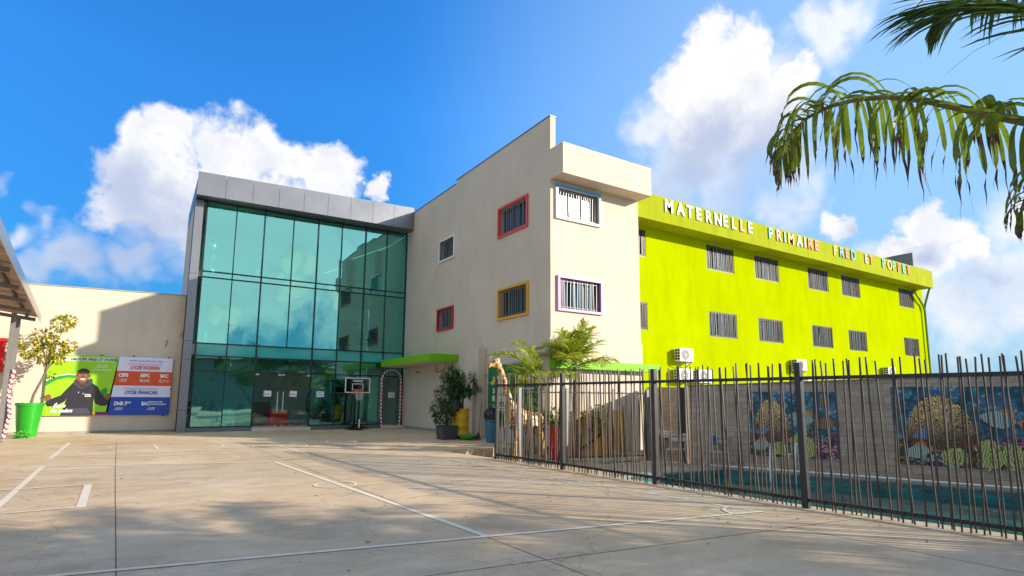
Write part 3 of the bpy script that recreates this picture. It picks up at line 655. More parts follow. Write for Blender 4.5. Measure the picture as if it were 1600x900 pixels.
def leaf_cluster(mb, blobs, count, size, seed, mi=0, droop=.3, long=1.8):
    r = random.Random(seed)
    tot = sum(b[3]**2 for b in blobs)
    for (bx, by, bz, br, *sq) in blobs:
        k = int(count*br*br/tot); sz = sq[0] if sq else 1
        for _ in range(k):
            d = Vector((r.gauss(0, 1), r.gauss(0, 1), r.gauss(0, 1))).normalized(); rr = br*r.uniform(.25, 1)**.5
            p = Vector((bx, by, bz))+Vector((d.x*rr, d.y*rr, d.z*rr*sz))
            ax = (d+Vector((r.uniform(-.8, .8), r.uniform(-.8, .8), r.uniform(-.8, .4)-droop))).normalized()
            sd = ax.cross(Vector((r.uniform(-1, 1), r.uniform(-1, 1), r.uniform(.2, 1)))).normalized(); s = size*r.uniform(.6, 1.25)
            nn = sd.cross(ax)*s*.12
            a = p; b = p+ax*s*long*.5+sd*s*.38+nn; c = p+ax*s*long-Z*s*.15; e = p+ax*s*long*.5-sd*s*.38+nn
            m = p+ax*s*long*.5
            mb.add([a, b, c, e, m], [(0,1,4),(1,2,4),(4,2,3),(0,4,3)], mi)
def b_plant(t, l):
    MB().lathe([(.14, 0), (.2, .3), (.17, .3), (.16, .25)], l, 16).build('pot', colp('dull blue pot', (.05, .12, .16)), t, smooth=True)
    m = MB(); leaf_cluster(m, [(l.x, l.y, l.z+.65, .28), (l.x-.15, l.y, l.z+.95, .2), (l.x+.12, l.y+.05, l.z+1.15, .16)], 220, .09, int(l.x*100)); m.build('leaves', leafy2, t)
    MB().tube([l, l+Z*1.1], .015, 6).build('stem', bark, t)
for x, y, lb in ((1.95, 28.1, 'beside the left end of the glass front'), (2.45, 28.0, 'close to the white storage boxes')):
    inner('potted_plant', (x, y, .125), 'small potted plant indoors '+lb, 'potted plant', b_plant, 'potted plants behind the glass')
def b_xmas(t, l):
    m = MB(); leaf_cluster(m, [(l.x, l.y, l.z+.3+.22*k, .42-.07*k, .4) for k in range(6)], 1500, .045, 5, long=2.4); m.build('branches', leafy, t)
    MB().tube([l, l+Z*1.5], .03, 6).build('trunk', bark, t)
    m = MB(); r = random.Random(3)
    for _ in range(60):
        k = r.uniform(0, 1); a = r.uniform(3.3, 6.1); q = l+Vector((math.cos(a)*(.5-.4*k), math.sin(a)*(.5-.4*k), .25+1.25*k)); m.obox(q, (.018,0,0), (0,.018,0), (0,0,.018))
    m.build('baubles', colp('silver bauble', (.8, .8, .75)), t)
inner('christmas_tree', (7.3, 28.25, .125), 'small dark christmas tree with pale baubles behind the glass right of the entrance', 'christmas tree', b_xmas)
mb = MB(); mb.tube([(7.55+1.05*math.cos(R(a)), 28.15, 1.23+1.05*math.sin(R(a))) for a in range(0, 361, 10)], .035, 6); mb.box(6.9, 28.05, .125, 8.2, 28.3, .17)
tag(mb.build('hoop_stand', black, smooth=True), 'large black ring stand around the christmas tree behind the glass', 'ring stand')
giftc = [redm, white, green, colp('gift gold', (.6, .4, .1))]
for k, (x, s, h, gl) in enumerate([(7.28, .2, .3, 'red gift box at the foot of the christmas tree'), (6.9, .1, .14, 'white gift box left of the christmas tree'), (7.95, .11, .15, 'white gift box right of the christmas tree'), (8.2, .1, .16, 'green gift box nearest the basketball stand')]):
    t = thing('gift_box', (x, 27.85, .125), gl, 'gift box', 'gift boxes under the tree')
    MB().box(x-s, 27.75, .175, x+s, 27.75+s*1.5, .175+h).build('box', giftc[{0:0,1:1,2:1,3:2}[k]], t, bevel=.008); MB().box(x-.015, 27.745, .176, x+.015, 27.755+s*1.5, .18+h).build('ribbon', giftc[3 if k else 1], t)
bott = mat('blue water pack', (.12, .22, .55), .3, var=.3)
mb = MB()
for i in range(4):
    for j in range(2): mb.lathe([(.035, 0), (.035, .16), (.015, .2), (.015, .23)], (6.0+i*.08, 28.0+j*.08, .125), 10)
tag(mb.build('water_bottle_pack', bott, smooth=True), 'pack of blue topped water bottles on the floor beside the red counter', 'bottle pack')
def b_shelf(t, l):
    MB().box(l.x-.45, l.y+.35, l.z, l.x+.45, l.y+.4, l.z+1.9).build('back', black, t)
    for k in range(5): MB().box(l.x-.45, l.y, l.z+.05+.44*k, l.x+.45, l.y+.35, l.z+.09+.44*k).build('shelf', black, t)
inner('black_shelf_rack', (8.5, 28.9, .125), 'tall black shelf rack behind the glass beside the basketball hoop', 'shelf', b_shelf)
def b_banner(t, l): MB().box(l.x-.2, l.y, l.z+.85, l.x+.2, l.y+.02, l.z+1.85).build('cloth', colp('yellow green cloth', (.45, .5, .12)), t); MB().bar(l+Vector((0,.04,0)), l+Vector((0,.04,1.86)), .03).build('pole', black, t); MB().box(l.x-.2, l.y-.15, l.z, l.x+.2, l.y+.2, l.z+.02).build('foot', black, t)
inner('cloth_banner', (9.55, 28.3, .125), 'pale yellow cloth banner on a black stand behind the glass', 'banner', b_banner)
# stairs seen through the single door
mb = MB()
for k in range(9): mb.box(9.6+k*.13, 30.5, .12+k*.0, 9.6+(k+1)*.13, 31.6, .12+.17*(9-k))
tag(mb.build('stairs', concrete), kind='structure')
# pictures and furniture on the upper floors
paint_a = mat('ochre art canvas', (.50, .24, .03), .7, var=.3, vscale=5); paint_b = mat('brown art canvas', (.25, .13, .05), .7, var=.5, vscale=6); figd = mat('dark art figure', (.03, .035, .02), .7)
def picture(x0, x1, z0, z1, y, m_, label):
    t = thing('wall_picture', ((x0+x1)/2, y, z0), label, 'picture'); MB().box(x0, y-.03, z0, x1, y, z1).build('canvas', m_, t)
    cx = (x0+x1)/2; cz = (z0+z1)/2; h = z1-z0
    m = MB(); m.prism([(-.04,-.4*h),(.05,-.4*h),(.08,-.1*h),(.03,.1*h),(.06,.25*h),(.0,.38*h),(-.06,.27*h),(-.03,.08*h),(-.09,-.12*h)], (cx, y-.031, cz), X, Z, -Y, .01); m.build('painted_figure', figd, t)
mb = MB(); mb.box(8.2, 30.0, 6.87, 10.9, 30.1, 9.9); tag(mb.build('partition_wall', inw), 'white partition wall on the top floor behind the glass carrying the pictures', 'wall')
picture(8.62, 9.08, 7.45, 8.8, 29.98, paint_a, 'ochre picture of a dark figure on the top floor wall')
picture(10.2, 10.62, 8.1, 9.55, 29.98, paint_b, 'brown patterned picture nearest the right end of the top floor')
def b_bust(t, l):
    sil = mat('pewter metal', (.4, .42, .38), .3, metal=.9)
    MB().lathe([(.2, 0), (.22, .1), (.1, .35), (.2, .62), (.24, .85), (.1, .95), (.07, 1.0)], l, 20).build('torso', sil, t, smooth=True)
    MB().lathe([(.06, 1.0), (.14, 1.05), (.2, 1.2), (.2, 1.32), (.14, 1.45), (.05, 1.5)], l, 20).build('head', sil, t, smooth=True)
inner('metal_bust', (2.05, 28.1, 6.88), 'silvery metal bust standing at the left end of the top floor', 'statue', b_bust)
def b_table(t, l, w=1.2):
    MB().box(l.x-w/2, l.y, l.z+.72, l.x+w/2, l.y+.7, l.z+.76).build('table_top', deskm, t)
    for sx in (-1, 1):
        for sy in (.05, .65): MB().bar(l+Vector((sx*(w/2-.05), sy, 0)), l+Vector((sx*(w/2-.05), sy, .72)), .04).build('leg', steel, t)
    MB().box(l.x-.25, l.y+.3, l.z+.8, l.x+.25, l.y+.33, l.z+1.12).build('monitor', black, t)
inner('work_table', (4.6, 28.6, 6.88), 'work table with a monitor on the top floor', 'table', b_table)
inner('work_table', (2.9, 28.6, 3.72), 'long table at the left end of the middle floor', 'table', lambda t, l: b_table(t, l, 1.7))
inner('work_table', (9.9, 28.4, 3.72), 'table at the right end of the middle floor', 'table', b_table)
mb = MB(); mb.box(8.0, 32.86, 4.0, 8.9, 32.89, 6.0); mb.box(9.2, 32.86, 3.8, 10.3, 32.89, 5.9); tag(mb.build('dark_doorway', darkclad), 'dark double doorway in the rear wall of the middle floor', 'door')
mb = MB(); mb.box(8.3, 32.6, 6.15, 9.4, 32.87, 6.4); tag(mb.build('wall_air_conditioner', white, bevel=.03), 'white indoor air conditioner high on the middle floor wall', 'air conditioner')

# ------------------------------------------------------------ left wall and poster
mb = MB(); mb.prism([(-9.5, 0), (1.19, 0), (1.19, 5.83), (-9.5, 5.66)], (0, 28.3, 0), X, Z, Y, .25)
wl = thing('boundary_wall', (-3, 28.4, 0), 'plain cream plastered wall left of the glass building behind the poster', 'wall'); mb.build('wall_face', cream, wl)
mb = MB(); mb.prism([(-9.5, 5.662), (1.19, 5.832), (1.19, 5.87), (-9.5, 5.70)], (0, 28.27, 0), X, Z, Y, .31); mb.build('coping', concrete, wl)
mb = MB(); mb.box(-8, 28.26, .002, 1.15, 28.298, .09); mb.build('skirting', skirt, wl)
mb = MB(); mb.tube([(1.1, 28.25, 4.15), (1.1, 28.05, 4.15)], .03, 8); mb.box(1.02, 28.2, 4.08, 1.18, 28.298, 4.22); mb.build('wall_lamp', colp('lamp beige', (.6, .45, .25)), wl)
mb = MB(); mb.tube([(.55, 28.28, 3.55), (.62, 28.24, 3.7), (.6, 28.25, 3.85)], .012, 6); mb.build('wire_end', black, wl)

PX0, PX1, PZ0, PZ1 = -3.27, .90, .70, 3.07
post = thing('results_poster', (-1.2, 28.2, .7), 'wide school poster of exam results with a cheering boy in a dark hoodie', 'poster')
pg = colp('poster lime', (.30, .66, .01)); pgd = colp('poster green', (.02, .30, .03)); pw = colp('poster lilac white', (.70, .70, .90)); po = colp('poster orange', (.66, .07, .01)); pb = colp('poster blue', (.004, .06, .42)); pwt = colp('poster white', (.85, .85, .85))
hood = colp('hoodie print', (.022, .022, .034)); hood2 = colp('hoodie fold print', (.05, .05, .07)); skin = colp('skin print', (.24, .085, .035)); skin2 = colp('skin shade print', (.11, .038, .018)); hair = colp('short hair print', (.03, .025, .02)); pgt = colp('poster dark green lettering', (.01, .17, .13)); pbk = colp('poster navy', (.02, .05, .25))
YB = 28.2
def pp(u, v): return (PX0+(PX1-PX0)*u, PZ0+(PZ1-PZ0)*v)
def pq(mb_, pts, lvl): mb_.prism([pp(*p) for p in pts], (0, YB-.02-.0025*lvl, 0), X, Z, -Y, .002)
mb = MB(); mb.box(PX0, YB-.018, PZ0, PX1, 28.285, PZ1); mb.build('board', white, post)
def flat(pts, lvl, m_, name): m = MB(); pq(m, pts, lvl); return m.build(name, m_, post)
flat([(0,0),(.49,0),(.545,1),(0,1)], 0, pg, 'lime_background')
flat([(.475,0),(1,0),(1,.31),(.492,.31)], 0, pb, 'blue_band'); flat([(.4925,.31),(1,.31),(1,.505),(.506,.505)], 0, pw, 'white_band')
flat([(.5065,.505),(1,.505),(1,.755),(.522,.755)], 0, po, 'orange_band'); flat([(.5225,.755),(1,.755),(1,1),(.545,1)], 0, pw, 'white_band')
flat([(.07,.90),(.52,.90),(.53,.93),(.52,.965),(.07,.965),(.06,.93)], 1, pwt, 'title_strip')
sw = [(0,.48),(.08,.58),(.16,.62),(.24,.61),(.24,.655),(.16,.67),(.08,.64),(0,.56)]
flat([(a, b+.012) for a, b in sw], 1, pwt, 'swoosh_edge'); flat(sw, 2, pgd, 'swoosh')
flat([(.42,.42),(.46,.47),(.475,.40),(.46,.34),(.43,.30)], 1, pgd, 'swoosh')
body = [(.13,0),(.17,.30),(.155,.23),(.09,.15),(.03,.145),(.012,.20),(.035,.28),(.05,.27),(.12,.33),(.185,.50),(.205,.545),(.235,.575),(.32,.60),(.345,.545),(.39,.48),(.43,.36),(.46,.29),(.475,.30),(.50,.235),(.475,.16),(.43,.16),(.385,.20),(.37,.30),(.375,0)]
flat(body, 3, hood, 'printed_hoodie')
flat([(.20,.52),(.215,.60),(.235,.61),(.235,.53),(.27,.47),(.315,.53),(.32,.60),(.345,.62),(.352,.545),(.31,.48),(.27,.435),(.235,.47)], 4, hood2, 'printed_hood')
flat([(.145,.02),(.17,.12),(.33,.12),(.36,.02)], 4, hood2, 'printed_pocket')
def ell(cx, cy, rx, ry, n=20, a0=0, a1=360): return [(cx+rx*math.cos(R(a0+(a1-a0)*i/n)), cy+ry*math.sin(R(a0+(a1-a0)*i/n))) for i in range(n)]
flat([(.25,.50),(.30,.50),(.305,.56),(.245,.56)], 5, skin2, 'printed_neck')
flat(ell(.272, .645, .047, .105), 6, skin, 'printed_face'); flat(ell(.222, .65, .008, .03, 10), 5, skin, 'printed_ear'); flat(ell(.323, .65, .008, .03, 10), 5, skin, 'printed_ear')
flat([(.227,.69),(.227,.735),(.245,.765),(.272,.778),(.30,.765),(.318,.735),(.318,.69),(.305,.715),(.272,.725),(.24,.715)], 7, hair, 'printed_hair')
for x in (.253, .29): flat(ell(x, .672, .011, .007, 10), 7, pwt, 'printed_eye'); flat(ell(x, .672, .005, .007, 8), 8, hair, 'printed_pupil'); flat([(x-.014,.695),(x+.014,.695),(x+.012,.705),(x-.012,.705)], 7, hair, 'printed_eyebrow')
flat([(.262,.63),(.282,.63),(.276,.66),(.268,.66)], 7, skin2, 'printed_nose'); flat([(.245,.615),(.3,.615),(.29,.582),(.272,.57),(.255,.582)], 7, skin2, 'printed_mouth'); flat([(.25,.608),(.295,.608),(.287,.588),(.272,.582),(.258,.588)], 8, pwt, 'printed_teeth')
flat([(.008,.23),(.004,.29),(.01,.335),(.035,.345),(.052,.325),(.05,.27),(.035,.245)], 5, skin, 'printed_fist'); flat([(.458,.28),(.455,.34),(.475,.365),(.50,.355),(.506,.31),(.495,.28),(.475,.265)], 5, skin, 'printed_fist')
flat([(.395,.015),(.49,.015),(.49,.055),(.395,.055)], 6, pbk, 'printed_books'); flat([(.38,0),(.5,0),(.5,.015),(.38,.015)], 6, redm, 'printed_books'); flat(ell(.385, .035, .012, .03, 10), 7, cols_side[3], 'printed_pot')
for x in (.25, .285): flat(ell(x, .36+.02*(x < .27), .003, .012, 6), 6, pwt, 'printed_cord')
def pt(s, u, v, size, m_, sx=1, bold=0, shear=0, al='LEFT', sp=1): x, z = pp(u, v); text_obj(s, (x, YB-.0455, z), X, Z, size, m_, post, sx=sx, bold=bold, shear=shear, align=al, t=.002, sp=sp)
pt('GROUPE FRED ET POPPÉE', .165, .911, .145, pgt, .92, .004)
pt('École', .37, .80, .17, pwt, .9, .0, .4); pt("d'excellence", .33, .745, .15, pwt, .9, .0, .4)
pt('École', .07, .135, .19, pwt, .9, .006, .4); pt('des leaders', .05, .055, .19, pwt, .8, .006, .4)
pt('ÉCOLE', .30, .335, .06, pwt, 1, .002); pt('LEADER', .30, .31, .06, pwt, 1, .002)
pt('ANNÉE SCOLAIRE 2024 - 2025', .77, .925, .085, pbk, .95, 0, 0, 'CENTER', 1.1); pt('POURCENTAGE DE RÉUSSITE', .76, .87, .075, inkr, .95, 0, 0, 'CENTER', 1.35)
pt('LYCEE IVOIRIEN', .765, .79, .20, po, .72, .005, 0, 'CENTER')
for s, u in (('CEPE', .59), ('BEPC', .77), ('BAC', .935)): pt(s, u, .655, .20, pwt, .75, .008, 0, 'CENTER')
for s, u in (('100%', .585), ('98,68%', .765), ('92,31%', .93)): pt(s, u, .57, .17, pwt, .75, 0, .4, 'CENTER')
pt('POURCENTAGE DE RÉUSSITE', .74, .445, .075, pbk, .95, 0, 0, 'CENTER', 1.35); pt('LYCEE FRANCAIS', .75, .36, .20, pb, .74, .005, 0, 'CENTER')
pt('DNB 3', .535, .17, .20, pwt, .75, .008); pt('ÈME', .635, .20, .10, pwt, .9, .003); pt('100%', .57, .085, .17, pwt, .8, 0, .4, 'CENTER')
pt('BAC', .76, .17, .20, pwt, .75, .008); pt('TERMINALE STMG', .825, .215, .08, pwt, .75, .002); pt('TERMINALE GENERALE', .825, .175, .08, pwt, .75, .002); pt('100%', .84, .085, .17, pwt, .8, 0, .4, 'CENTER')
mb = MB()
for u, v in ((.0, .3), (.4, 1.01), (.66, 1.01), (.96, 1.01), (1.0, .45), (.95, -.01)): x, z = pp(u, v); mb.box(x-.025, YB-.03, z-.025, x+.025, 28.29, z+.025)
mb.build('fixing_clip', black, post)

# ------------------------------------------------------------ corrugated canopy on the left
can = thing('corrugated_canopy', (-5.5, 20, 0), 'corrugated metal walkway canopy on grey posts at the left edge', 'canopy')
galv = mat('old galvanised sheet', (.36, .27, .21), .45, metal=.35, var=.35, vscale=2.5, dirt=((.20, .09, .05), 2.5)); shiny = mat('dented bright flashing', (.50, .50, .50), .25, metal=.9, var=.25, vscale=4, bump=.5, bscale=5)
def edge(t): return Vector((-3.47, 26.57, 4.22)).lerp(Vector((-1.6, 4.0, 4.22)), t)
mb = MB(); L0, L1 = edge(0), edge(1); dv = (L1-L0).normalized(); side = Vector((-dv.y, dv.x, 0)); side = side if side.x < 0 else -side
NN = 230; ln = (L1-L0).length; rowA = []; rowB = []
for i in range(NN+1):
    p = L0+dv*ln*i/NN; zc = .035*(1 if (i % 4) in (1, 2) else 0)
    rowA.append(p+Z*(.06+zc)); rowB.append(p+side*5.0+Z*(.75+zc))
for i in range(NN): mb.add([rowA[i], rowA[i+1], rowB[i+1], rowB[i], rowA[i]+Z*.003, rowA[i+1]+Z*.003, rowB[i+1]+Z*.003, rowB[i]+Z*.003], [(0,1,2,3), (4,5,6,7)])
mb.build('roof_sheet', galv, can)
mb = MB(); mb.prism([(0, -.12), (.02, -.12), (.05, .2), (.3, .26), (.3, .24), (.03, .16), (0, .14)], L0-side*.04, side, Z, dv, ln); mb.build('edge_flashing', shiny, can)
mb = MB()
for k in (.35, 1.6, 3.0, 4.4): a = L0+side*k+Z*(.02+.14*k); mb.bar(a, a+dv*ln, .06, .10)
mb.build('purlin', fencem, can)
mb = MB(); gr = mat('grey post paint', (.22, .21, .21), .45, metal=.2, var=.15)
for k in range(8):
    y = 26.2-2.55*k; t_ = (26.57-y)/22.57; a = edge(t_)
    m = MB(); m.bar(a+side*.1-Z*.06, a+side*4.9+Z*.55, .07, .12); m.build('rafter', gr, can)
for (x, y) in ((-3.93, 25.7), (-3.80, 24.05), (-3.5, 19.4), (-3.1, 14.6), (-2.75, 9.8)):
    m = MB(); m.box(x-.06, y-.06, 0, x+.06, y+.06, 4.13); m.build('post', gr, can)
    m = MB(); m.box(x-.12, y-.12, .001, x+.12, y+.12, .015); m.build('foot_plate', gr, can)
stripe_r = colp('tinsel red', (.60, .01, .03)); stripe_w = colp('tinsel white', (.82, .80, .80))
def striped(name, pts, r, label, cat, seg=.085, parent=None):
    P = [Vector(p) for p in pts]; fine = []; 
    for i in range(len(P)-1):
        l = (P[i+1]-P[i]).length; k = max(1, round(l/seg*2)); fine += [P[i].lerp(P[i+1], j/k) for j in range(k)]
    fine.append(P[-1]); mb = MB(); mb.tube(fine, [r*(1+.15*(i % 2)) for i in range(len(fine))], 8, mfun=lambda i, j: ((i+(j//2)) // 2) % 2)
    return tag(mb.build(name, [stripe_r, stripe_w], smooth=True), label, cat)
striped('striped_garland', [(-3.93, 25.58, .05), (-3.84, 25.58, .8), (-3.93, 25.56, 1.6), (-3.86, 25.58, 2.35)], .05, 'red and white candy stripe garland tied up the canopy post', 'garland')
arch = [(9.92, 27.28, .06), (9.87, 27.28, .8), (9.86, 27.28, 2.3)] + [(10.36+.5*math.cos(R(a)), 27.28, 2.38+.5*math.sin(R(a))) for a in range(180, -1, -15)] + [(10.86, 27.28, 2.3), (10.86, 27.28, .8), (10.84, 27.28, .06)]
striped('candy_cane_arch', arch, .042, 'red and white candy stripe arch framing the single glass door', 'arch')
mb = MB(); leaf_cluster(mb, [(-3.5, 25.9, .1, .22, .5)], 160, .06, 12); mb.tube([(-3.5+.2*math.cos(a*.7), 25.9+.2*math.sin(a*.7), .03+.012*a) for a in range(12)], .02, 6)
tag(mb.build('green_hose_heap', colp('bright green hose', (.05, .35, .03))), 'heap of bright green hose on the ground beside the striped post', 'hose')
mb = MB(); mb.box(-7.6, 28.2, 2.3, -4.6, 28.29, 3.6); tag(mb.build('red_wall_sign', redm), 'red board on the cream wall under the canopy at the far left', 'sign')

# lemon tree in a green pot
lt = thing('lemon_tree', (-3.5, 26.9, 0), 'small lemon tree with yellow fruit in a tall green pot by the poster', 'tree')
MB().lathe([(.28, 0), (.33, .4), (.40, 1.1), (.43, 1.1), (.43, 1.2), (.38, 1.2), (.36, 1.05)], (-3.5, 26.9, .0), 28).build('pot', mat('glossy green pot', (.02, .33, .02), .25, var=.1), lt, smooth=True)
trk = [(-3.5, 26.9, 1.0), (-3.42, 26.85, 1.5), (-3.25, 26.8, 2.0), (-3.12, 26.75, 2.4), (-3.1, 26.7, 2.9), (-3.0, 26.7, 3.6)]
m = MB(); m.tube(trk, [.05, .045, .04, .035, .03, .015], 7)
for q in ((-3.6, 26.6, 3.1), (-2.6, 26.7, 3.2), (-2.75, 26.6, 4.0), (-3.5, 26.9, 3.7)): m.tube([trk[3], Vector(trk[3]).lerp(Vector(q), .5)+Z*.1, q], [.025, .018, .008], 6)
m.build('trunk', bark, lt, smooth=True)
cr = [(-3.65, 26.6, 3.1, .35), (-3.25, 26.7, 2.95, .36), (-2.85, 26.65, 3.15, .38), (-2.55, 26.7, 3.3, .25), (-2.85, 26.6, 4.1, .33), (-2.6, 26.7, 4.25, .25), (-3.35, 26.7, 3.6, .35), (-3.1, 26.6, 3.5, .25), (-2.8, 26.7, 2.8, .2), (-3.0, 26.8, 2.2, .13)]
m = MB(); leaf_cluster(m, [(a, b, c, d*.86) for a, b, c, d in cr], 1700, .075, 21); m.build('crown', lemonleaf, lt)
m = MB(); r = random.Random(4)
for _ in range(34):
    b = r.choice(cr[:9]); q = Vector(b[:3])+Vector((r.uniform(-1, 1), r.uniform(-1.1, 0), r.uniform(-1, 1)))*b[3]*.85
    m.lathe([(.008, -.05), (.035, -.03), (.042, 0), (.035, .03), (.008, .05)], q, 8)
m.build('lemons', lemonm, lt, smooth=True)

# ------------------------------------------------------------ basketball hoop
hp = thing('basketball_hoop', (8.4, 26.5, 0), 'portable basketball hoop with clear backboard standing before the glass front', 'basketball hoop')
m = MB(); m.box(8.05, 26.35, .03, 8.75, 26.95, .16); m.box(8.2, 26.0, .04, 8.6, 26.4, .12); m.build('base', black, hp, bevel=.05)
m = MB()
for x in (7.95, 8.85, 8.1, 8.7): m.lathe([(.02, -.03), (.09, -.03), (.09, .03), (.02, .03)], (x, 26.3 if x in (7.95, 8.85) else 26.9, .09), 14)
for k in range(9):
    a = rnd.uniform(0, 6.28); m.bar((8.4+.5*math.cos(a), 26.5+.35*math.sin(a), .1), (8.4-.4*math.cos(a+.5), 26.5-.3*math.sin(a+.4), .26), .05)
m.build('wheel_frame', black, hp)
MB().bar((8.38, 26.75, .1), (8.38, 26.75, 2.25), .09).build('pole', black, hp)
m = MB(); m.bar((8.38, 26.7, 1.9), (8.38, 26.35, 2.1), .05); m.bar((8.38, 26.7, 2.2), (8.38, 26.35, 2.25), .05); m.build('arm', black, hp)
m = MB(); m.bar((8.42, 26.1, .12), (8.42, 26.1, .5), .05); m.build('steel_prop', white, hp)
BX0, BX1, BZ0, BZ1 = 7.75, 8.93, 1.70, 2.40
smoke = glass_mat('smoked acrylic', (.7, .7, .7), (.48, .52, .52), .15)
bd = MB().box(BX0+.03, 26.29, BZ0+.03, BX1-.03, 26.31, BZ1-.03).build('backboard', smoke, hp)
m = MB()
def frame_rect(m, x0, z0, x1, z1, y, w, d): m.box(x0, y, z0, x1, y+d, z0+w); m.box(x0, y, z1-w, x1, y+d, z1); m.box(x0, y, z0+w+.0005, x0+w, y+d, z1-w-.0005); m.box(x1-w, y, z0+w+.0005, x1, y+d, z1-w-.0005)
frame_rect(m, BX0, BZ0, BX1, BZ1, 26.265, .045, .05); m.build('board_frame', white, bd, bevel=.012)
m = MB(); frame_rect(m, 8.08, 1.83, 8.60, 2.13, 26.28, .03, .006); m.build('target_square', white, bd)
text_obj('TARMAK', (8.34, 26.284, 2.21), X, Z, .13, white, bd, align='CENTER', bold=.004, sx=.95, t=.003)
m = MB(); m.tube([(8.34+.225*math.cos(R(a)), 26.02+.225*math.sin(R(a)), 1.80) for a in range(0, 361, 15)], .014, 8); m.box(8.1, 26.24, 1.77, 8.58, 26.262, 1.85); rim = m.build('rim', redm, hp, smooth=True)
m = MB()
for k in range(12):
    for s in (1, -1):
        pts = []
        for j in range(6):
            a = R(30*k+s*15*j); rr = .22-.022*j; pts.append((8.34+rr*math.cos(a), 26.02+rr*math.sin(a), 1.79-.085*j))
        m.tube(pts, .006, 4)
m.build('net', colp('net cord', (.65, .55, .5)), hp)

# ------------------------------------------------------------ plants and bins by the wing
def hand_leaves(mb, P, n, L, r, mi=0):
    """one compound leaf: a rosette of long drooping leaflets"""
    ax = Vector((r.uniform(-1, 1), r.uniform(-1, 1), r.uniform(.1, .8))).normalized()
    a = ax.orthogonal().normalized(); b = ax.cross(a)
    for k in range(n):
        t = 2*math.pi*k/n+r.uniform(-.2, .2); d = (a*math.cos(t)+b*math.sin(t)+ax*.2).normalized(); l = L*r.uniform(.75, 1.1); w = l*.13
        s = d.cross(Z).normalized() if abs(d.z) < .95 else a; p1 = P+d*l*.5-Z*l*.08; p2 = P+d*l-Z*l*.38
        mb.add([P, p1+s*w, p2, p1-s*w, P+d*l*.5-Z*l*.11], [(0,1,4),(1,2,4),(2,3,4),(3,0,4)], mi)
yd = thing('tall_leafy_plant', (10.1, 19.3, 0), 'tall green plant with drooping fingered leaves growing in a yellow oil drum', 'plant')
MB().lathe([(.31, .16), (.325, .17), (.325, .2), (.312, .22), (.312, .46), (.325, .48), (.312, .5), (.312, .76), (.325, .78), (.312, .8), (.312, 1.08), (.325, 1.1), (.325, 1.13), (.29, 1.13), (.29, 1.05)], (10.1, 19.3, -.02), 36).build('yellow_drum', mat('yellow drum paint', (.78, .42, .006), .4, var=.12, dirt=((.35, .16, .02), 4)), yd, smooth=True)
m = MB(); m.tube([(10.1, 19.3, .04), (10.1, 19.3, .14)], .3, 16); m.bar((9.7, 19.1, .05), (10.5, 19.1, .05), .04); m.build('drum_stand', black, yd)
m = MB(); tips = []; r = random.Random(8)
for k in range(9):
    a = r.uniform(0, 6.28); top = Vector((10.05+r.uniform(-.75, .45), 19.3+r.uniform(-.5, .4), r.uniform(1.7, 2.75)))
    if k == 0: top = Vector((10.75, 19.1, 2.35))
    mid = Vector((10.1+.1*math.cos(a), 19.3+.1*math.sin(a), 1.5)); m.tube([(10.1+.08*math.cos(a), 19.3+.08*math.sin(a), 1.05), mid, mid.lerp(top, .6)+Z*.1, top], [.022, .018, .012, .006], 6); tips.append((mid, top))
m.build('stems', bark, yd, smooth=True)
m = MB()
for mid, top in tips:
    for _ in range(26):
        q = mid.lerp(top, r.uniform(.35, 1.05))+Vector((r.gauss(0, .17), r.gauss(0, .15), r.gauss(0, .14))); hand_leaves(m, q, 7, .20, r)
m.build('leaves', leafy2, yd)
dp = thing('round_bushy_shrub', (9.48, 19.2, 0), 'dense dark green shrub in a grey square pot left of the yellow drum', 'shrub')
m = MB(); m.prism([(-.27, 0), (.27, 0), (.33, .5), (-.33, .5)], (9.48, 18.9, 0), X, Z, Y, .56); m.build('grey_pot', mat('charcoal plastic pot', (.055, .055, .065), .5, var=.1), dp, bevel=.015)
m = MB(); leaf_cluster(m, [(9.35, 19.2, .95, .45), (9.15, 19.2, 1.15, .35), (9.6, 19.2, 1.3, .42), (9.4, 19.3, 1.6, .4), (9.65, 19.3, 1.95, .35), (9.2, 19.1, .75, .3), (9.8, 19.3, 1.2, .35), (9.6, 19.4, 2.3, .3)], 3800, .05, 31, long=1.6); m.build('leaves', leafy, dp)
MB().tube([(9.48, 19.2, .3), (9.48, 19.2, 1.2)], .03, 7).build('stem', bark, dp)
m = MB(); m.lathe([(.18, 0), (.34, .12), (.35, .15), (.33, .15), (.17, .03)], (10.0, 18.5, .03), 20); tag(m.build('green_bowl', colp('green bowl', (.02, .35, .04)), smooth=True), 'shallow bright green bowl on the ground before the yellow drum', 'bowl')
bm_ = thing('leaning_broom', (10.6, 18.6, 0), 'broom with a thin handle leaning on the cream buttress', 'broom')
MB().tube([(10.35, 18.35, .25), (10.75, 18.85, 1.35)], .013, 6).build('handle', bark, bm_); m = MB()
for k in range(30): a = rnd.uniform(-.12, .12); m.bar((10.35, 18.35, .3), (10.22+a, 18.2+rnd.uniform(-.08, .08), .03), .012)
m.build('bristles', drytip, bm_)
bn = thing('blue_waste_bin', (10.2, 17.1, 0), 'blue waste bin overflowing with a black rubbish bag by the fence post', 'bin')
m = MB(); m.lathe([(.21, 0), (.26, .72), (.28, .74), (.28, .78), (.24, .78), (.23, .6)], (10.2, 17.1, 0), 24); m.build('bin_body', mat('blue plastic', (.01, .13, .25), .4, var=.1), bn, smooth=True)
m = MB(); pr = [(.05, .6), (.24, .74), (.3, .86), (.32, .98), (.25, 1.08), (.16, 1.15), (.05, 1.18)]; m.lathe(pr, (10.2, 17.1, 0), 18)
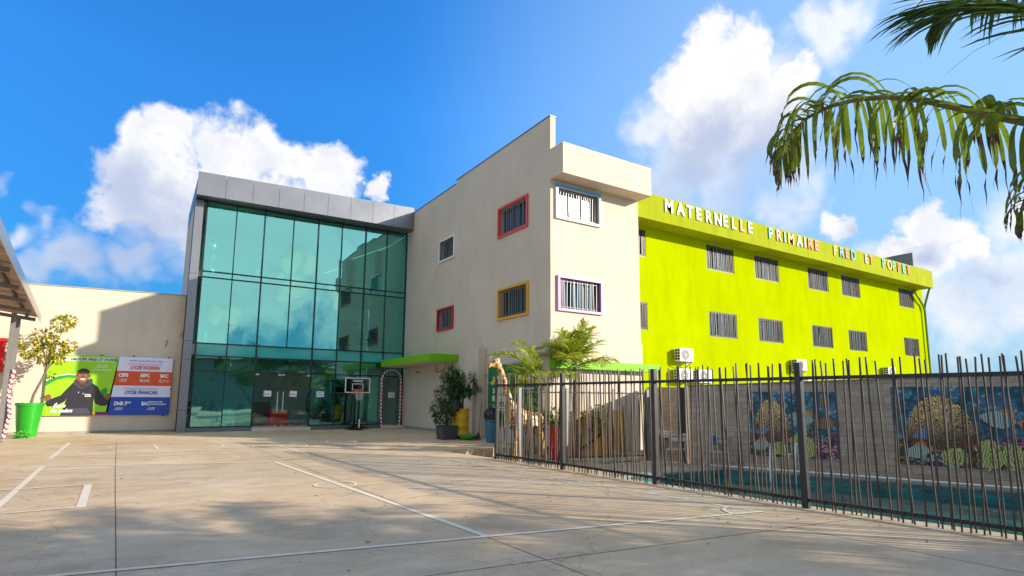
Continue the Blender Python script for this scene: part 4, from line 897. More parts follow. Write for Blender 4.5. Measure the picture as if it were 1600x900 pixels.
m.v = [(x+rnd.uniform(-.035, .035), y+rnd.uniform(-.035, .035), z+rnd.uniform(-.03, .03)) for x, y, z in m.v]; m.build('rubbish_bag', mat('black bin liner', (.012, .013, .02), .25, var=.2), bn)
m = MB(); m.box(10.3, 15.75, .02, 10.9, 16.5, 1.02); tag(m.build('grey_cabinet', mat('pale grey board', (.42, .42, .42), .5, var=.1), bevel=.012), 'low pale grey cabinet behind the fence beside the blue bin', 'cabinet')
# green enrolment banner
bnr = thing('enrolment_banner', (10.78, 17, .7), 'tall dark green back to school banner with white lettering beside the bin', 'banner')
YL, YR = 18.55, 15.3
m = MB(); m.box(10.84, YR, .55, 10.9, YL, 2.72); m.build('banner_sheet', mat('dark green print', (.012, .15, .045), .5, var=.2, vscale=1.2), bnr, bevel=.01)
def bt(s, y, z, size, m_=pwt, bold=.004, sx=.8): text_obj(s, (10.838, y, z), -Y, Z, size, m_, bnr, bold=bold, sx=sx, t=.002)
bt('Rentrée', 18.2, 2.0, .42); bt('scolaire', 18.2, 1.68, .42)
m = MB(); m.box(10.834, 17.0, 1.4, 10.8385, 18.2, 1.6); m.build('date_strip', pwt, bnr); text_obj('2025-2026', (10.832, 18.15, 1.43), -Y, Z, .22, pgd, bnr, bold=.004, sx=.95, t=.001)
for k in range(4): m = MB(); m.box(10.836, 17.2+.12*(k % 2), 1.24-.08*k, 10.8385, 18.2, 1.275-.08*k); m.build('small_text_line', pwt if k else cols_side[3], bnr)
m = MB(); m.box(10.834, 15.5, 2.1, 10.8385, 16.4, 2.32); m.build('red_patch', inkr, bnr)
for k in range(3): m = MB(); m.box(10.836, 15.5, 1.95-.12*k, 10.8385, 16.3, 1.98-.12*k); m.build('small_text_line', pwt, bnr)
m = MB(); m.prism([(0, 0), (.12, .05), (.1, .35), (.02, .22)], (10.838, 17.75, 2.38), -Y, Z, -X, .003); m.build('flame_emblem', cols_side[3], bnr)

# ------------------------------------------------------------ palms
def frond(leaf, stalk, tipm, base, d0, length, droop, r, nl=34, ll=.55, lw=.035, curl=False, hang=.5, seg=6, path=None, fwd=.55, up=0):
    """rachis from base along d0 bending down; leaflets both sides"""
    pts = []; d = Vector(d0).normalized(); p = Vector(base); st = length/12
    for i in range(13):
        pts.append(p.copy()); p = p+d*st; d = (d-Z*droop*st*(.5+i/10)).normalized()
    if path:
        P_ = [Vector(q) for q in path]; pts = []
        for i in range(13):
            f = i/12*(len(P_)-1); k = min(int(f), len(P_)-2); pts.append(P_[k].lerp(P_[k+1], f-k))
    stalk.tube(pts, [length*.008*(1-.8*i/12)+.003 for i in range(13)], 5)
    for k in range(nl):
        t = .12+.88*k/nl; f = t*12; i = min(11, int(f)); q = pts[i].lerp(pts[i+1], f-i); ax = (pts[i+1]-pts[i]).normalized()
        for sgn in (-1, 1):
            s = ax.cross(Z)*sgn
            if s.length < .05: s = Vector((sgn, 0, 0))
            s.normalize(); l = ll*(.55+.9*math.sin(math.pi*min(1, t*.9+.12)))*.75*r.uniform(.8, 1.15)
            d = (s*.75+ax*fwd+Z*r.uniform(-.05, .4)).normalized()
            if up and r.random() < up and t < .8: d = (s*.3+ax*.5+Z*1.1).normalized()
            pos = q.copy(); w0 = lw*r.uniform(.8, 1.2); row = []; hg = hang*r.uniform(.5, 1.5)
            tw = r.uniform(-.5, .5); n_ = seg+(4 if curl else 0)
            for j in range(n_+1):
                u = j/n_; wv = w0*(math.sin(math.pi*min(1, u*.9+.1))**.6)*(1 if not curl or u < .62 else max(.12, 1-(u-.62)*2.8)); wd = d.cross(Z); wd = wd.normalized() if wd.length > .1 else s.cross(Z).normalized()
                nv = (wd*math.cos(tw)+d.cross(wd)*math.sin(tw)).normalized()
                row.append((pos+nv*wv/2, pos-nv*wv/2, u)); sl_ = l/n_
                pos = pos+d*sl_; d = (d-Z*hg*(.35+u)*.42+(Vector((r.uniform(-1, 1), r.uniform(-1, 1), r.uniform(-.5, .5)))*(.35 if curl and u > .6 else .03))).normalized()
            for j in range(n_):
                tgt = tipm if (curl and row[j][2] > .66 and tipm is not None) else leaf
                tgt.add([row[j][0], row[j][1], row[j+1][1], row[j+1][0]], [(0,1,2,3)])
def palm(name, loc, label, crown_z, specs, trunk_r, leafm, seed, lean=(0, 0), curl=False, ll=.55, lw=.035, nl=34, extra=None, hang=.5, group=None, cat='palm tree'):
    t = thing(name, loc, label, cat, group); r = random.Random(seed); top = Vector((loc[0]+lean[0], loc[1]+lean[1], loc[2]+crown_z))
    m = MB(); n = 14; m.tube([Vector(loc).lerp(top, i/n)+Vector((0, 0, 0)) for i in range(n+1)], [trunk_r*(1.15-.35*i/n)*(1+.06*(i % 2)) for i in range(n+1)], 10); m.build('trunk', bark, t, smooth=True)
    lf, sk_, tp_ = MB(), MB(), MB()
    for (az, el, ln, dr) in specs:
        d = Vector((math.sin(R(az))*math.cos(R(el)), math.cos(R(az))*math.cos(R(el)), math.sin(R(el))))
        frond(lf, sk_, tp_ if curl else None, top+d*.08, d, ln, dr, r, nl, ll, lw, curl, hang)
    if extra: extra(lf, sk_, tp_, r, t)
    lf.build('crown', leafm, t); sk_.build('stalks', rachism, t, smooth=True)
    if tp_.v: tp_.build('dry_tips', drytip, t)
    return t
def specs(n, seed, ln, el=(5, 65), dr=(.25, .5)):
    r = random.Random(seed); return [(360*k/n+r.uniform(-14, 14), r.uniform(*el), ln*r.uniform(.8, 1.15), r.uniform(*dr)) for k in range(n)]
youngleaf = mat('young palm leaflet', (.46, .54, .035), .42, var=.5, vscale=7, trans=.4)
palm('yard_palm', (11.35, 14.0, -.25), 'bright green young palm with upright fronds before the cream wall corner', 2.75, specs(18, 2, 1.35, (20, 80), (.5, 1.0)), .10, youngleaf, 5, ll=.6, lw=.045, nl=26, group='young palms in the pool yard')
palm('yard_palm', (10.0, 13.9, -.25), 'low arching palm with long feathery fronds behind the giraffe neck', 2.2, [(-80, 50, 1.9, .75), (-60, 25, 1.5, .8), (-95, 62, 1.5, .6), (-120, 15, 1.0, .9), (60, 35, 1.1, .9), (150, 30, 1.0, 1.0), (-20, 40, 1.2, .8), (-75, 10, .9, 1.2)], .08, youngleaf, 9, ll=.62, lw=.045, nl=28, group='young palms in the pool yard')
# the overhanging palm at the right edge of the view
def big(lf, sk_, tp_, r, t):
    l2 = MB()
    root = (6.6, -1.0, 3.05)
    frond(lf, sk_, tp_, None or (0,0,0), (0,1,0), 4.6, 0, r, 58, .98, .042, True, 1.9, 9, path=[root, (5.09, 1.08, 3.32), (5.19, 1.29, 3.51), (5.28, 1.53, 3.69), (5.36, 1.79, 3.91), (5.42, 2.08, 4.13), (5.45, 2.39, 4.29), (5.47, 2.69, 4.37), (5.46, 2.94, 4.37), (5.42, 3.12, 4.26), (5.4, 3.24, 4.12), (5.37, 3.3, 3.97)], fwd=.35, up=.34)
    frond(l2, sk_, None, (0,0,0), (0,1,0), 3.4, 0, r, 100, .78, .024, False, .55, path=[root, (4.83, 0.85, 3.85), (4.99, 1.05, 4.13), (5.14, 1.27, 4.39), (5.29, 1.5, 4.59), (5.34, 1.68, 4.67), (5.4, 1.83, 4.68)], fwd=1.3)
    frond(l2, sk_, None, (0,0,0), (0,1,0), 3.4, 0, r, 50, 1.0, .026, False, .8, path=[root, (4.83, 0.7, 3.9), (5.0, .95, 4.35), (5.15, 1.1, 4.75), (5.25, 1.3, 5.0)], fwd=1.3)
    frond(lf, sk_, tp_, (0,0,0), (0,1,0), 2.5, 0, r, 26, .34, .028, True, 1.6, 9, path=[root, (4.52, 0.86, 3.03), (4.69, 1.04, 3.02), (4.76, 1.17, 2.94), (4.84, 1.26, 2.81), (4.83, 1.3, 2.66)])
    l2.build('upper_leaves', palmdark, t)
palm('overhanging_palm', (8.7, -1.9, -.25), 'large palm whose fraying fronds hang into the upper right of the view', 3.2, [(az, el, ln, .22) for az, el, ln in ((60, 40, 2.3), (120, 25, 2.3), (170, 35, 2.2), (215, 35, 2.0), (90, 65, 2.2))], .14, palmleaf, 17, lean=(-2.1, .9), ll=.85, lw=.055, nl=30, extra=big, curl=True)
for k, (x, y, h, lb) in enumerate([(9.0, -4.9, 4.9, 'nearest the overhanging palm'), (12.2, -5.2, 4.9, 'second beyond the overhanging palm'), (15.2, -8.4, 5.0, 'furthest behind the camera'), (11.0, -9.0, 5.0, 'farthest from the pool wall')]):
    palm('garden_palm', (x, y, -.25), 'garden palm behind the viewpoint, '+lb, h, specs(18, 40+k, 2.5, (-10, 60), (.2, .4)), .14, palmdark, 60+k, ll=.85, lw=.075, nl=34, group='garden palms behind the viewpoint')

# ------------------------------------------------------------ giraffe
def skinned(name, verts, edges, radii, mat_, parent, sub=2):
    off = Vector(parent.location); me = bpy.data.meshes.new(name); me.from_pydata([tuple(Vector(v)-off) for v in verts], edges, []); me.materials.append(mat_)
    o = bpy.data.objects.new(name, me); COL.objects.link(o); o.parent = parent
    sm = o.modifiers.new('skin', 'SKIN'); sm.use_smooth_shade = True
    for i, rr in enumerate(radii): me.skin_vertices[0].data[i].radius = (rr, rr) if not isinstance(rr, tuple) else rr
    me.skin_vertices[0].data[0].use_root = True
    ss = o.modifiers.new('sub', 'SUBSURF'); ss.levels = ss.render_levels = sub
    return o
def giraffe_mat():
    m = bpy.data.materials.new('giraffe patches'); m.use_nodes = True; nt = m.node_tree; N = nt.nodes; L = nt.links; b = N['Principled BSDF']; b.inputs['Roughness'].default_value = .45
    tc = N.new('ShaderNodeTexCoord'); v = N.new('ShaderNodeTexVoronoi'); v.feature = 'DISTANCE_TO_EDGE'; v.inputs['Scale'].default_value = 7; L.new(tc.outputs['Object'], v.inputs['Vector'])
    r = N.new('ShaderNodeValToRGB'); r.color_ramp.elements[0].position = .10; r.color_ramp.elements[1].position = .16; r.color_ramp.elements[0].color = (.50, .34, .14, 1); r.color_ramp.elements[1].color = (.20, .075, .015, 1)
    L.new(v.outputs[0], r.inputs[0]); L.new(r.outputs[0], b.inputs['Base Color']); return m
gm = giraffe_mat()
gf = thing('giraffe_statue', (9.3, 13.6, -.25), 'life sized young giraffe statue with yellow and brown patches standing behind the fence', 'statue')
def gv(x, z, y=0): return (8.0+x, 13.5+y, z)
V_ = [gv(1.35, .92), gv(1.05, .96), gv(.80, 1.05), gv(.62, 1.30), gv(.50, 1.62), gv(.40, 1.95), gv(.28, 2.30), gv(.16, 2.50), gv(.02, 2.44), gv(-.14, 2.34), gv(1.62, .90), gv(1.70, .55),
      gv(.88, .62, .10), gv(.86, .18, .11), gv(.86, -.22, .11), gv(.74, .62, -.10), gv(.70, .18, -.12), gv(.66, -.22, -.12),
      gv(1.62, .62, .12), gv(1.70, .2, .12), gv(1.66, -.22, .12), gv(1.55, .62, -.12), gv(1.66, .2, -.13), gv(1.60, -.22, -.13), gv(.2, 2.62, .06), gv(.2, 2.62, -.06)]
E_ = [(0,1),(1,2),(2,3),(3,4),(4,5),(5,6),(6,7),(7,8),(8,9),(0,10),(10,11),(2,12),(12,13),(13,14),(2,15),(15,16),(16,17),(10,18),(18,19),(19,20),(10,21),(21,22),(22,23),(7,24),(7,25)]
R_ = [.24,.25,.24,.16,.12,.10,.09,.11,.085,.06,.2,.02,.075,.05,.05,.075,.05,.05,.08,.05,.05,.08,.05,.05,.025,.025]
skinned('body', V_, E_, R_, gm, gf)
m = MB()
for s in (-1, 1): m.obox((8.06, 13.5+s*.085, 2.5), (.02, 0, 0), (0, .012, 0), (0, 0, .02))
m.build('eyes', black, gf)
m = MB(); m.tube([gv(.20, 2.6), gv(.34, 2.30), gv(.47, 1.95), gv(.58, 1.62), gv(.72, 1.3)], [.03, .035, .04, .04, .03], 6); m.build('mane', colp('mane brown', (.16, .06, .02)), gf, smooth=True)

# ------------------------------------------------------------ pool yard things
wood = mat('orange brown board', (.74, .35, .035), .5, var=.22, vscale=3, streak=5)
pf = thing('wooden_screen', (12.1, 14.1, -.25), 'orange brown plank screen in front of the cream wall in the pool yard', 'screen')
m = MB(); x = 10.75
while x < 13.25: m.box(x, 14.05, -.24, x+.148, 14.08, 1.14); x += .156
m.build('planks', wood, pf)
m = MB(); m.bar((10.75, 14.11, .1), (13.3, 14.11, .1), .05); m.bar((10.75, 14.11, .9), (13.3, 14.11, .9), .05); m.build('rail', wood, pf)
m = MB(); m.bar((11.35, 14.02, -.15), (12.4, 14.02, .42), .05, .05); m.build('brace', black, pf)
rp = thing('red_barrel_planter', (10.35, 13.55, -.25), 'red barrel with white blotches planted with leafy shoots behind the fence', 'planter')
m = MB(); m.lathe([(.27, 0), (.29, .02), (.29, .3), (.305, .32), (.29, .34), (.29, .6), (.305, .62), (.29, .64), (.3, .93), (.27, .93), (.26, .85)], (10.35, 13.55, -.24), 30); m.build('barrel', mat('red and white barrel paint', (.55, .012, .03), .4, var=.1, dirt=((.75, .7, .68), 3.0)), rp, smooth=True)
m = MB(); leaf_cluster(m, [(10.35, 13.55, .85, .3, .6), (10.1, 13.5, 1.0, .22), (10.6, 13.5, .95, .2)], 420, .07, 71); m.build('leaves', palmleaf, rp)
def shrub(loc, bl, n, s, seed, lab):
    t = thing('yard_shrub', loc, lab, 'shrub', 'shrubs in the pool yard'); m = MB(); leaf_cluster(m, bl, n, s, seed); m.build('leaves', palmleaf, t)
    m = MB(); r = random.Random(seed)
    for b in bl: m.tube([loc, ((loc[0]+b[0])/2, (loc[1]+b[1])/2, (loc[2]+b[2])/2+.1), b[:3]], [.02, .014, .006], 5)
    m.build('stems', bark, t)
shrub((9.6, 14.2, -.25), [(9.3, 14.2, 1.1, .35), (9.7, 14.2, 1.3, .35), (10.0, 14.1, .9, .35), (9.5, 14.3, .8, .3)], 800, .075, 81, 'loose yellow green shrub growing behind the giraffe back')
shrub((12.0, 13.9, -.25), [(11.8, 13.8, 1.0, .25), (12.2, 13.8, 1.1, .25), (12.0, 13.8, .75, .25)], 330, .07, 82, 'thin leafy shrub growing before the orange planks')
# mural wall
stone = None
def stone_mat():
    m = bpy.data.materials.new('brown stone cladding'); m.use_nodes = True; nt = m.node_tree; N = nt.nodes; L = nt.links; b = N['Principled BSDF']; b.inputs['Roughness'].default_value = .85
    tc = N.new('ShaderNodeTexCoord'); br = N.new('ShaderNodeTexBrick'); mp = N.new('ShaderNodeMapping'); mp.inputs['Rotation'].default_value = (R(90), 0, 0)
    L.new(tc.outputs['UV'], br.inputs['Vector']); br.inputs['Scale'].default_value = 1; br.inputs['Brick Width'].default_value = .42; br.inputs['Row Height'].default_value = .155; br.inputs['Mortar Size'].default_value = .006; br.inputs['Bias'].default_value = -.1
    br.inputs['Color1'].default_value = (.36, .275, .22, 1); br.inputs['Color2'].default_value = (.48, .385, .32, 1); br.inputs['Mortar'].default_value = (.25, .19, .155, 1)
    n = N.new('ShaderNodeTexNoise'); n.inputs['Scale'].default_value = 14; n.inputs['Detail'].default_value = 6; L.new(tc.outputs['UV'], n.inputs['Vector'])
    r = N.new('ShaderNodeValToRGB'); r.color_ramp.elements[0].color = (.7, .7, .7, 1); r.color_ramp.elements[1].color = (1.2, 1.2, 1.2, 1); L.new(n.outputs['Fac'], r.inputs[0])
    x = N.new('ShaderNodeMix'); x.data_type = 'RGBA'; x.blend_type = 'MULTIPLY'; x.inputs[0].default_value = 1; L.new(br.outputs[0], x.inputs[6]); L.new(r.outputs[0], x.inputs[7]); L.new(x.outputs[2], b.inputs['Base Color'])
    bp = N.new('ShaderNodeBump'); bp.inputs['Strength'].default_value = .6; bp.inputs['Distance'].default_value = .02
    mth = N.new('ShaderNodeMath'); mth.operation = 'MULTIPLY_ADD'; L.new(br.outputs['Fac'], mth.inputs[0]); mth.inputs[1].default_value = -.6; L.new(n.outputs['Fac'], mth.inputs[2]); L.new(mth.outputs[0], bp.inputs['Height']); L.new(bp.outputs[0], b.inputs['Normal'])
    return m
stone = stone_mat()
def uv_by(o, U, V):
    me = o.data; uv = me.uv_layers.new(name='UVMap'); U, V = Vector(U), Vector(V)
    for l in me.loops: c = me.vertices[l.vertex_index].co; uv.data[l.index].uv = (c.dot(U), c.dot(V))
mw = thing('mural_wall', wp(8, 0, -.25), 'long brown stone clad wall beyond the pool carrying two reef murals', 'wall')
m = MB(); m.prism([(-.35, 0), (20, 0), (20, 2.47), (6.67, 2.33), (-.35, 2.13)], WO, WD, Z, -WN, .22); o = m.build('wall_face', stone, mw); uv_by(o, WD, Z)
m = MB(); m.prism([(-.35, 2.132), (6.67, 2.332), (20, 2.472), (20, 2.5), (6.67, 2.36), (-.35, 2.16)], WO+WN*.02, WD, Z, -WN, .26); m.build('coping', stone, mw)
rw = thing('return_wall', (14, 13, -.25), 'shaded brown stone clad wall between the mural wall and the cream wing', 'wall')
A_ = Vector((13.0, 11.25, -.25)); B_ = Vector((15.05, 14.6, -.25)); dd_ = (B_-A_); l_ = dd_.length; dd_.normalize(); nn_ = Vector((dd_.y, -dd_.x, 0))
m = MB(); m.prism([(0, 0), (l_, 0), (l_, 2.18), (0, 2.12)], A_, dd_, Z, nn_, .2); o = m.build('wall_face', stone, rw); uv_by(o, dd_, Z)
# gate-coloured gap post
m = MB(); m.bar(A_+Vector((-.1, -.12, 0)), A_+Vector((-.1, -.12, 2.1)), .1); tag(m.build('corner_post', fencem), 'dark square post at the joint of the two stone walls', 'post')
def coral_mat(name, kind):
    m = bpy.data.materials.new(name); m.use_nodes = True; nt = m.node_tree; N = nt.nodes; L = nt.links; b = N['Principled BSDF']; b.inputs['Roughness'].default_value = .4
    tc = N.new('ShaderNodeTexCoord'); uv = tc.outputs['UV']
    def ramp(f, stops):
        r = N.new('ShaderNodeValToRGB'); e = r.color_ramp.elements
        while len(e) < len(stops): e.new(.5)
        for k, (p, c) in enumerate(stops): e[k].position = p; e[k].color = (*c, 1)
        L.new(f, r.inputs[0]); return r.outputs[0]
    def noise(sc, det=6, dist=0):
        n = N.new('ShaderNodeTexNoise'); n.inputs['Scale'].default_value = sc; n.inputs['Detail'].default_value = det; n.inputs['Distortion'].default_value = dist; L.new(uv, n.inputs['Vector']); return n.outputs['Fac']
    if kind == 'back':
        sp = N.new('ShaderNodeSeparateXYZ'); L.new(uv, sp.inputs[0])
        wn = N.new('ShaderNodeTexNoise'); wn.inputs['Scale'].default_value = 5; wn.inputs['Detail'].default_value = 4; L.new(uv, wn.inputs['Vector'])
        wv = N.new('ShaderNodeVectorMath'); wv.operation = 'MULTIPLY_ADD'; L.new(wn.outputs['Color'], wv.inputs[0]); wv.inputs[1].default_value = (.22, .22, 0); L.new(uv, wv.inputs[2])
        def voro(sc, feat='F1'):
            v = N.new('ShaderNodeTexVoronoi'); v.feature = feat; v.inputs['Scale'].default_value = sc; L.new(wv.outputs[0], v.inputs['Vector']); return v
        def mulc(a, c, t='MULTIPLY', f=1):
            x = N.new('ShaderNodeMix'); x.data_type = 'RGBA'; x.blend_type = t; x.inputs[0].default_value = f
            L.new(a, x.inputs[6]); L.new(c, x.inputs[7]); return x.outputs[2]
        ad = N.new('ShaderNodeMath'); ad.operation = 'MULTIPLY_ADD'; L.new(noise(3.5, 5, .6), ad.inputs[0]); ad.inputs[1].default_value = .8; L.new(sp.outputs[1], ad.inputs[2])
        water = mulc(ramp(noise(3, 4, .5), [(.35, (.004, .05, .16)), (.5, (.02, .18, .26)), (.66, (.20, .36, .62))]), ramp(voro(17).outputs['Distance'], [(0, (2.6, 2.8, 2.4)), (.22, (1.1, 1.2, 1.1)), (.5, (.35, .4, .45))]))
        vs = N.new('ShaderNodeSeparateColor'); L.new(voro(4.2).outputs['Color'], vs.inputs[0])
        reef = ramp(vs.outputs[0], [(0, (.30, .05, .09)), (.16, (.10, .03, .13)), (.3, (.34, .34, .10)), (.45, (.16, .05, .02)), (.6, (.42, .40, .16)), (.75, (.38, .14, .2)), (.9, (.42, .40, .36)), (1, (.05, .09, .16))])
        reef = mulc(mulc(reef, ramp(voro(26).outputs['Distance'], [(0, (1.7, 1.7, 1.6)), (.3, (.8, .8, .8)), (.55, (.15, .15, .2))])), ramp(noise(9, 6, 1.5), [(.36, (.35, .32, .35)), (.56, (1.9, 1.9, 1.9))]))
        f = ramp(ad.outputs[0], [(.70, (1, 1, 1)), (.78, (0, 0, 0))])
        y = N.new('ShaderNodeMix'); y.data_type = 'RGBA'; L.new(f, y.inputs[0]); L.new(water, y.inputs[6]); L.new(reef, y.inputs[7]); L.new(y.outputs[2], b.inputs['Base Color'])
    elif kind == 'brain':
        w = N.new('ShaderNodeTexWave'); w.inputs['Scale'].default_value = 9; w.inputs['Distortion'].default_value = 15; w.inputs['Detail'].default_value = .6; w.inputs['Detail Scale'].default_value = 2.0; L.new(uv, w.inputs['Vector'])
        sp = N.new('ShaderNodeSeparateXYZ'); L.new(uv, sp.inputs[0]); x = N.new('ShaderNodeMix'); x.data_type = 'RGBA'; x.blend_type = 'MULTIPLY'; x.inputs[0].default_value = 1
        L.new(ramp(w.outputs['Fac'], [(.25, (.10, .05, .02)), (.6, (.80, .52, .22))]), x.inputs[6]); L.new(ramp(sp.outputs[1], [(.32, (.18, .16, .22)), (.72, (1, 1, 1))]), x.inputs[7]); L.new(x.outputs[2], b.inputs['Base Color'])
    else:
        w = N.new('ShaderNodeTexWave'); w.inputs['Scale'].default_value = 16; w.inputs['Distortion'].default_value = 5; w.inputs['Detail'].default_value = 3; L.new(uv, w.inputs['Vector'])
        cs = {'fishpale': ((.10, .15, .17), (.45, .56, .50)), 'fishdark': ((.05, .015, .05), (.35, .25, .05)), 'fishblue': ((.01, .02, .12), (.25, .35, .7)), 'fishorange': ((.5, .10, .02), (.6, .25, .05)), 'sponge': ((.14, .16, .03), (.55, .56, .22)), 'rust': ((.07, .02, .01), (.22, .06, .02))}[kind]
        w.inputs['Scale'].default_value = 13 if 'fish' in kind else 11; w.inputs['Distortion'].default_value = 2.0 if 'fish' in kind else 12
        L.new(ramp(w.outputs['Fac'], [(.3, cs[0]), (.7, cs[1])]), b.inputs['Base Color'])
    return m
cmats = {k: coral_mat('reef print '+k, k) for k in ('back', 'brain', 'fishpale', 'fishdark', 'fishblue', 'fishorange', 'sponge', 'rust')}
def mural(t0, t1, z0, z1, label, t1full=None):
    t = thing('reef_mural', wp((t0+t1)/2, .03, z0), label, 'mural', 'reef murals on the stone wall'); W = t1-t0; H = z1-z0
    O = WO+WD*t0+WN*.004; O.z = z0
    def piece(pts, lvl, k, name):
        m = MB(); m.prism([(u*W, v*H) for u, v in pts], O+WN*(.003+.003*lvl), WD, Z, WN, .0025); o = m.build(name, cmats[k], t)
        off = O-Vector(t.location); me = o.data; uv = me.uv_layers.new(name='UVMap')
        for l in me.loops: c = me.vertices[l.vertex_index].co-off; uv.data[l.index].uv = (c.dot(WD)/H*1.0, c.z/H)
    piece([(0,0),(1,0),(1,1),(0,1)], 0, 'back', 'print_sheet')
    def blob(cx, cy, rx, ry, n=26, j=.0, a0=0, a1=360): r = random.Random(int(cx*1000+cy*77)); return [(cx+rx*(1+r.uniform(-j, j))*math.cos(R(a0+(a1-a0)*i/n)), cy+ry*(1+r.uniform(-j, j))*math.sin(R(a0+(a1-a0)*i/n))) for i in range(n)]
    piece(blob(.29, .34, .20, .14, j=.06), 1, 'rust', 'printed_rock')
    piece([(.09,.36),(.085,.5),(.11,.65),(.16,.78),(.22,.86),(.28,.89),(.34,.86),(.40,.78),(.45,.66),(.475,.52),(.47,.4),(.42,.3),(.32,.24),(.2,.26)], 2, 'brain', 'printed_brain_coral')
    def fish(cx, cy, s, ang, k, fin, name='printed_fish'):
        ca, sa = math.cos(R(ang)), math.sin(R(ang)); T = lambda pts: [(cx+(x*ca-y*sa)*s*H/W, cy+(x*sa+y*ca)*s) for x, y in pts]
        piece(T([(-1,0),(-.7,.25),(-.2,.5),(.35,.48),(.7,.2),(.8,.02),(.7,-.2),(.3,-.5),(-.2,-.5),(-.7,-.25)]), 3, k, name)
        piece(T([(-.2,.52),(.3,.75),(.65,.6),(.72,.2),(.35,.45)]), 4, fin, 'printed_fin'); piece(T([(.8,.02),(1.15,.3),(1.05,0),(1.15,-.3)]), 4, fin, 'printed_tail')
    fish(.62, .60, .20, -12, 'fishpale', 'fishorange'); fish(.86, .53, .17, 5, 'fishdark', 'rust'); fish(.87, .87, .12, 60, 'fishdark', 'fishblue')
    fish(.14, .17, .16, 15, 'fishpale', 'fishorange'); fish(.17, .39, .10, 20, 'fishblue', 'fishblue')
    piece(blob(.36, .13, .08, .10, j=.15), 3, 'sponge', 'printed_sponge'); piece(blob(.55, .16, .08, .18, j=.18), 3, 'sponge', 'printed_sponge'); piece(blob(.68, .17, .07, .15, j=.2), 4, 'sponge', 'printed_sponge')
mural(1.20, 3.26, .10, 1.73, 'smaller reef mural with fish and a domed coral, nearer the cream wing')
mural(4.36, 7.35, .11, 1.84, 'larger reef mural with fish and a domed coral, at the right edge')
# pool ladder
pl_ = thing('pool_ladder', (12.6, 8.9, -.25), 'bright steel pool ladder with two curved handrails at the far edge', 'ladder')
Q = Vector(wp(2.4, .62, -.25)); Q2 = Vector(wp(1.85, .62, -.25))
for q in (Q, Q2):
    m = MB(); m.tube([q-WN*.45, q-WN*.42+Z*.5, q-WN*.25+Z*.72, q-WN*.05+Z*.68, q+WN*.12+Z*.3, q+WN*.16-Z*.8], .022, 8); m.build('handrail', colp('white handrail', (.75, .74, .8)), pl_, smooth=True)
m = MB()
for k in range(2): m.bar(Q+WN*.15-Z*(.22+.25*k), Q2+WN*.15-Z*(.22+.25*k), .05, .03)
m.build('rung', steel, pl_)
# white plastic chairs
def b_pchair(name, loc, rz, label):
    t = thing(name, loc, label, 'chair', 'plastic chairs against the stone wall'); l = Vector(loc); wm = colp('grey white plastic', (.34, .33, .33))
    MB().box(l.x-.23, l.y-.22, l.z+.40, l.x+.23, l.y+.22, l.z+.43).build('seat', wm, t, bevel=.01)
    m = MB(); m.obox(l+Vector((0, .24, .68)), (.22, 0, 0), (0, .012, 0), (0, .04, .05)); m.obox(l+Vector((0, .26, .80)), (.22, 0, 0), (0, .012, 0), (0, .005, .04)); m.bar(l+Vector((-.2, .22, .42)), l+Vector((-.22, .28, .84)), .03); m.bar(l+Vector((.2, .22, .42)), l+Vector((.22, .28, .84)), .03); m.build('backrest', wm, t)
    for sx in (-1, 1):
        for sy in (-1, 1): MB().bar(l+Vector((sx*.2, sy*.19, .40)), l+Vector((sx*.25, sy*.24, 0)), .035).build('leg', wm, t)
    t.rotation_euler.z = rz; return t
b_pchair('plastic_chair', (12.35, 10.95, -.25), R(-60), 'grey white plastic chair standing by the post at the wall joint')
b_pchair('plastic_chair', (12.75, 9.95, -.25), R(-70), 'grey white plastic chair with a blue cloth, nearer the pool ladder')
m = MB(); m.prism([(0, 0), (.16, .02), (.17, .2), (.1, .26), (.01, .22)], wp(.35, .35, .33), WD, Z, WN, .05); tag(m.build('blue_cloth', colp('blue cloth', (.01, .06, .35)), bevel=.01), 'small bright blue cloth hanging over a plastic chair', 'cloth')
m = MB(); q = A_+dd_*1.9-nn_*.02; m.obox(q+Z*.75-nn_*.1, dd_*.85, nn_*.1, Z*.05)
for k in range(8): m.obox(q+dd_*(-.75+.21*k)+Z*.66-nn_*.1, dd_*.07, nn_*.08, Z*.04)
tag(m.build('white_wall_ledge', white), 'narrow white notched ledge on the shaded stone wall', 'shelf')
m = MB(); m.tube([wp(.3, .36, -.19), wp(3, .30, -.19), wp(6, .33, -.19), wp(12, .3, -.19)], .022, 6); tag(m.build('grey_pipe', white, smooth=True), 'thin pale pipe running along the foot of the mural wall', 'pipe')
for k, (x, y, a) in enumerate(((11.2, 12.3, .3), (11.75, 12.2, -.2))):
    m = MB(); m.obox((x, y, -.19), Vector((math.cos(a), math.sin(a), 0))*.42, Vector((-math.sin(a), math.cos(a), 0))*.13, (0, 0, .045)); tag(m.build('stone_slab', concrete, bevel=.02), 'loose grey slab on the sandy yard, '+('left of the pair' if k == 0 else 'right of the pair'), 'slab', 'loose slabs in the yard')

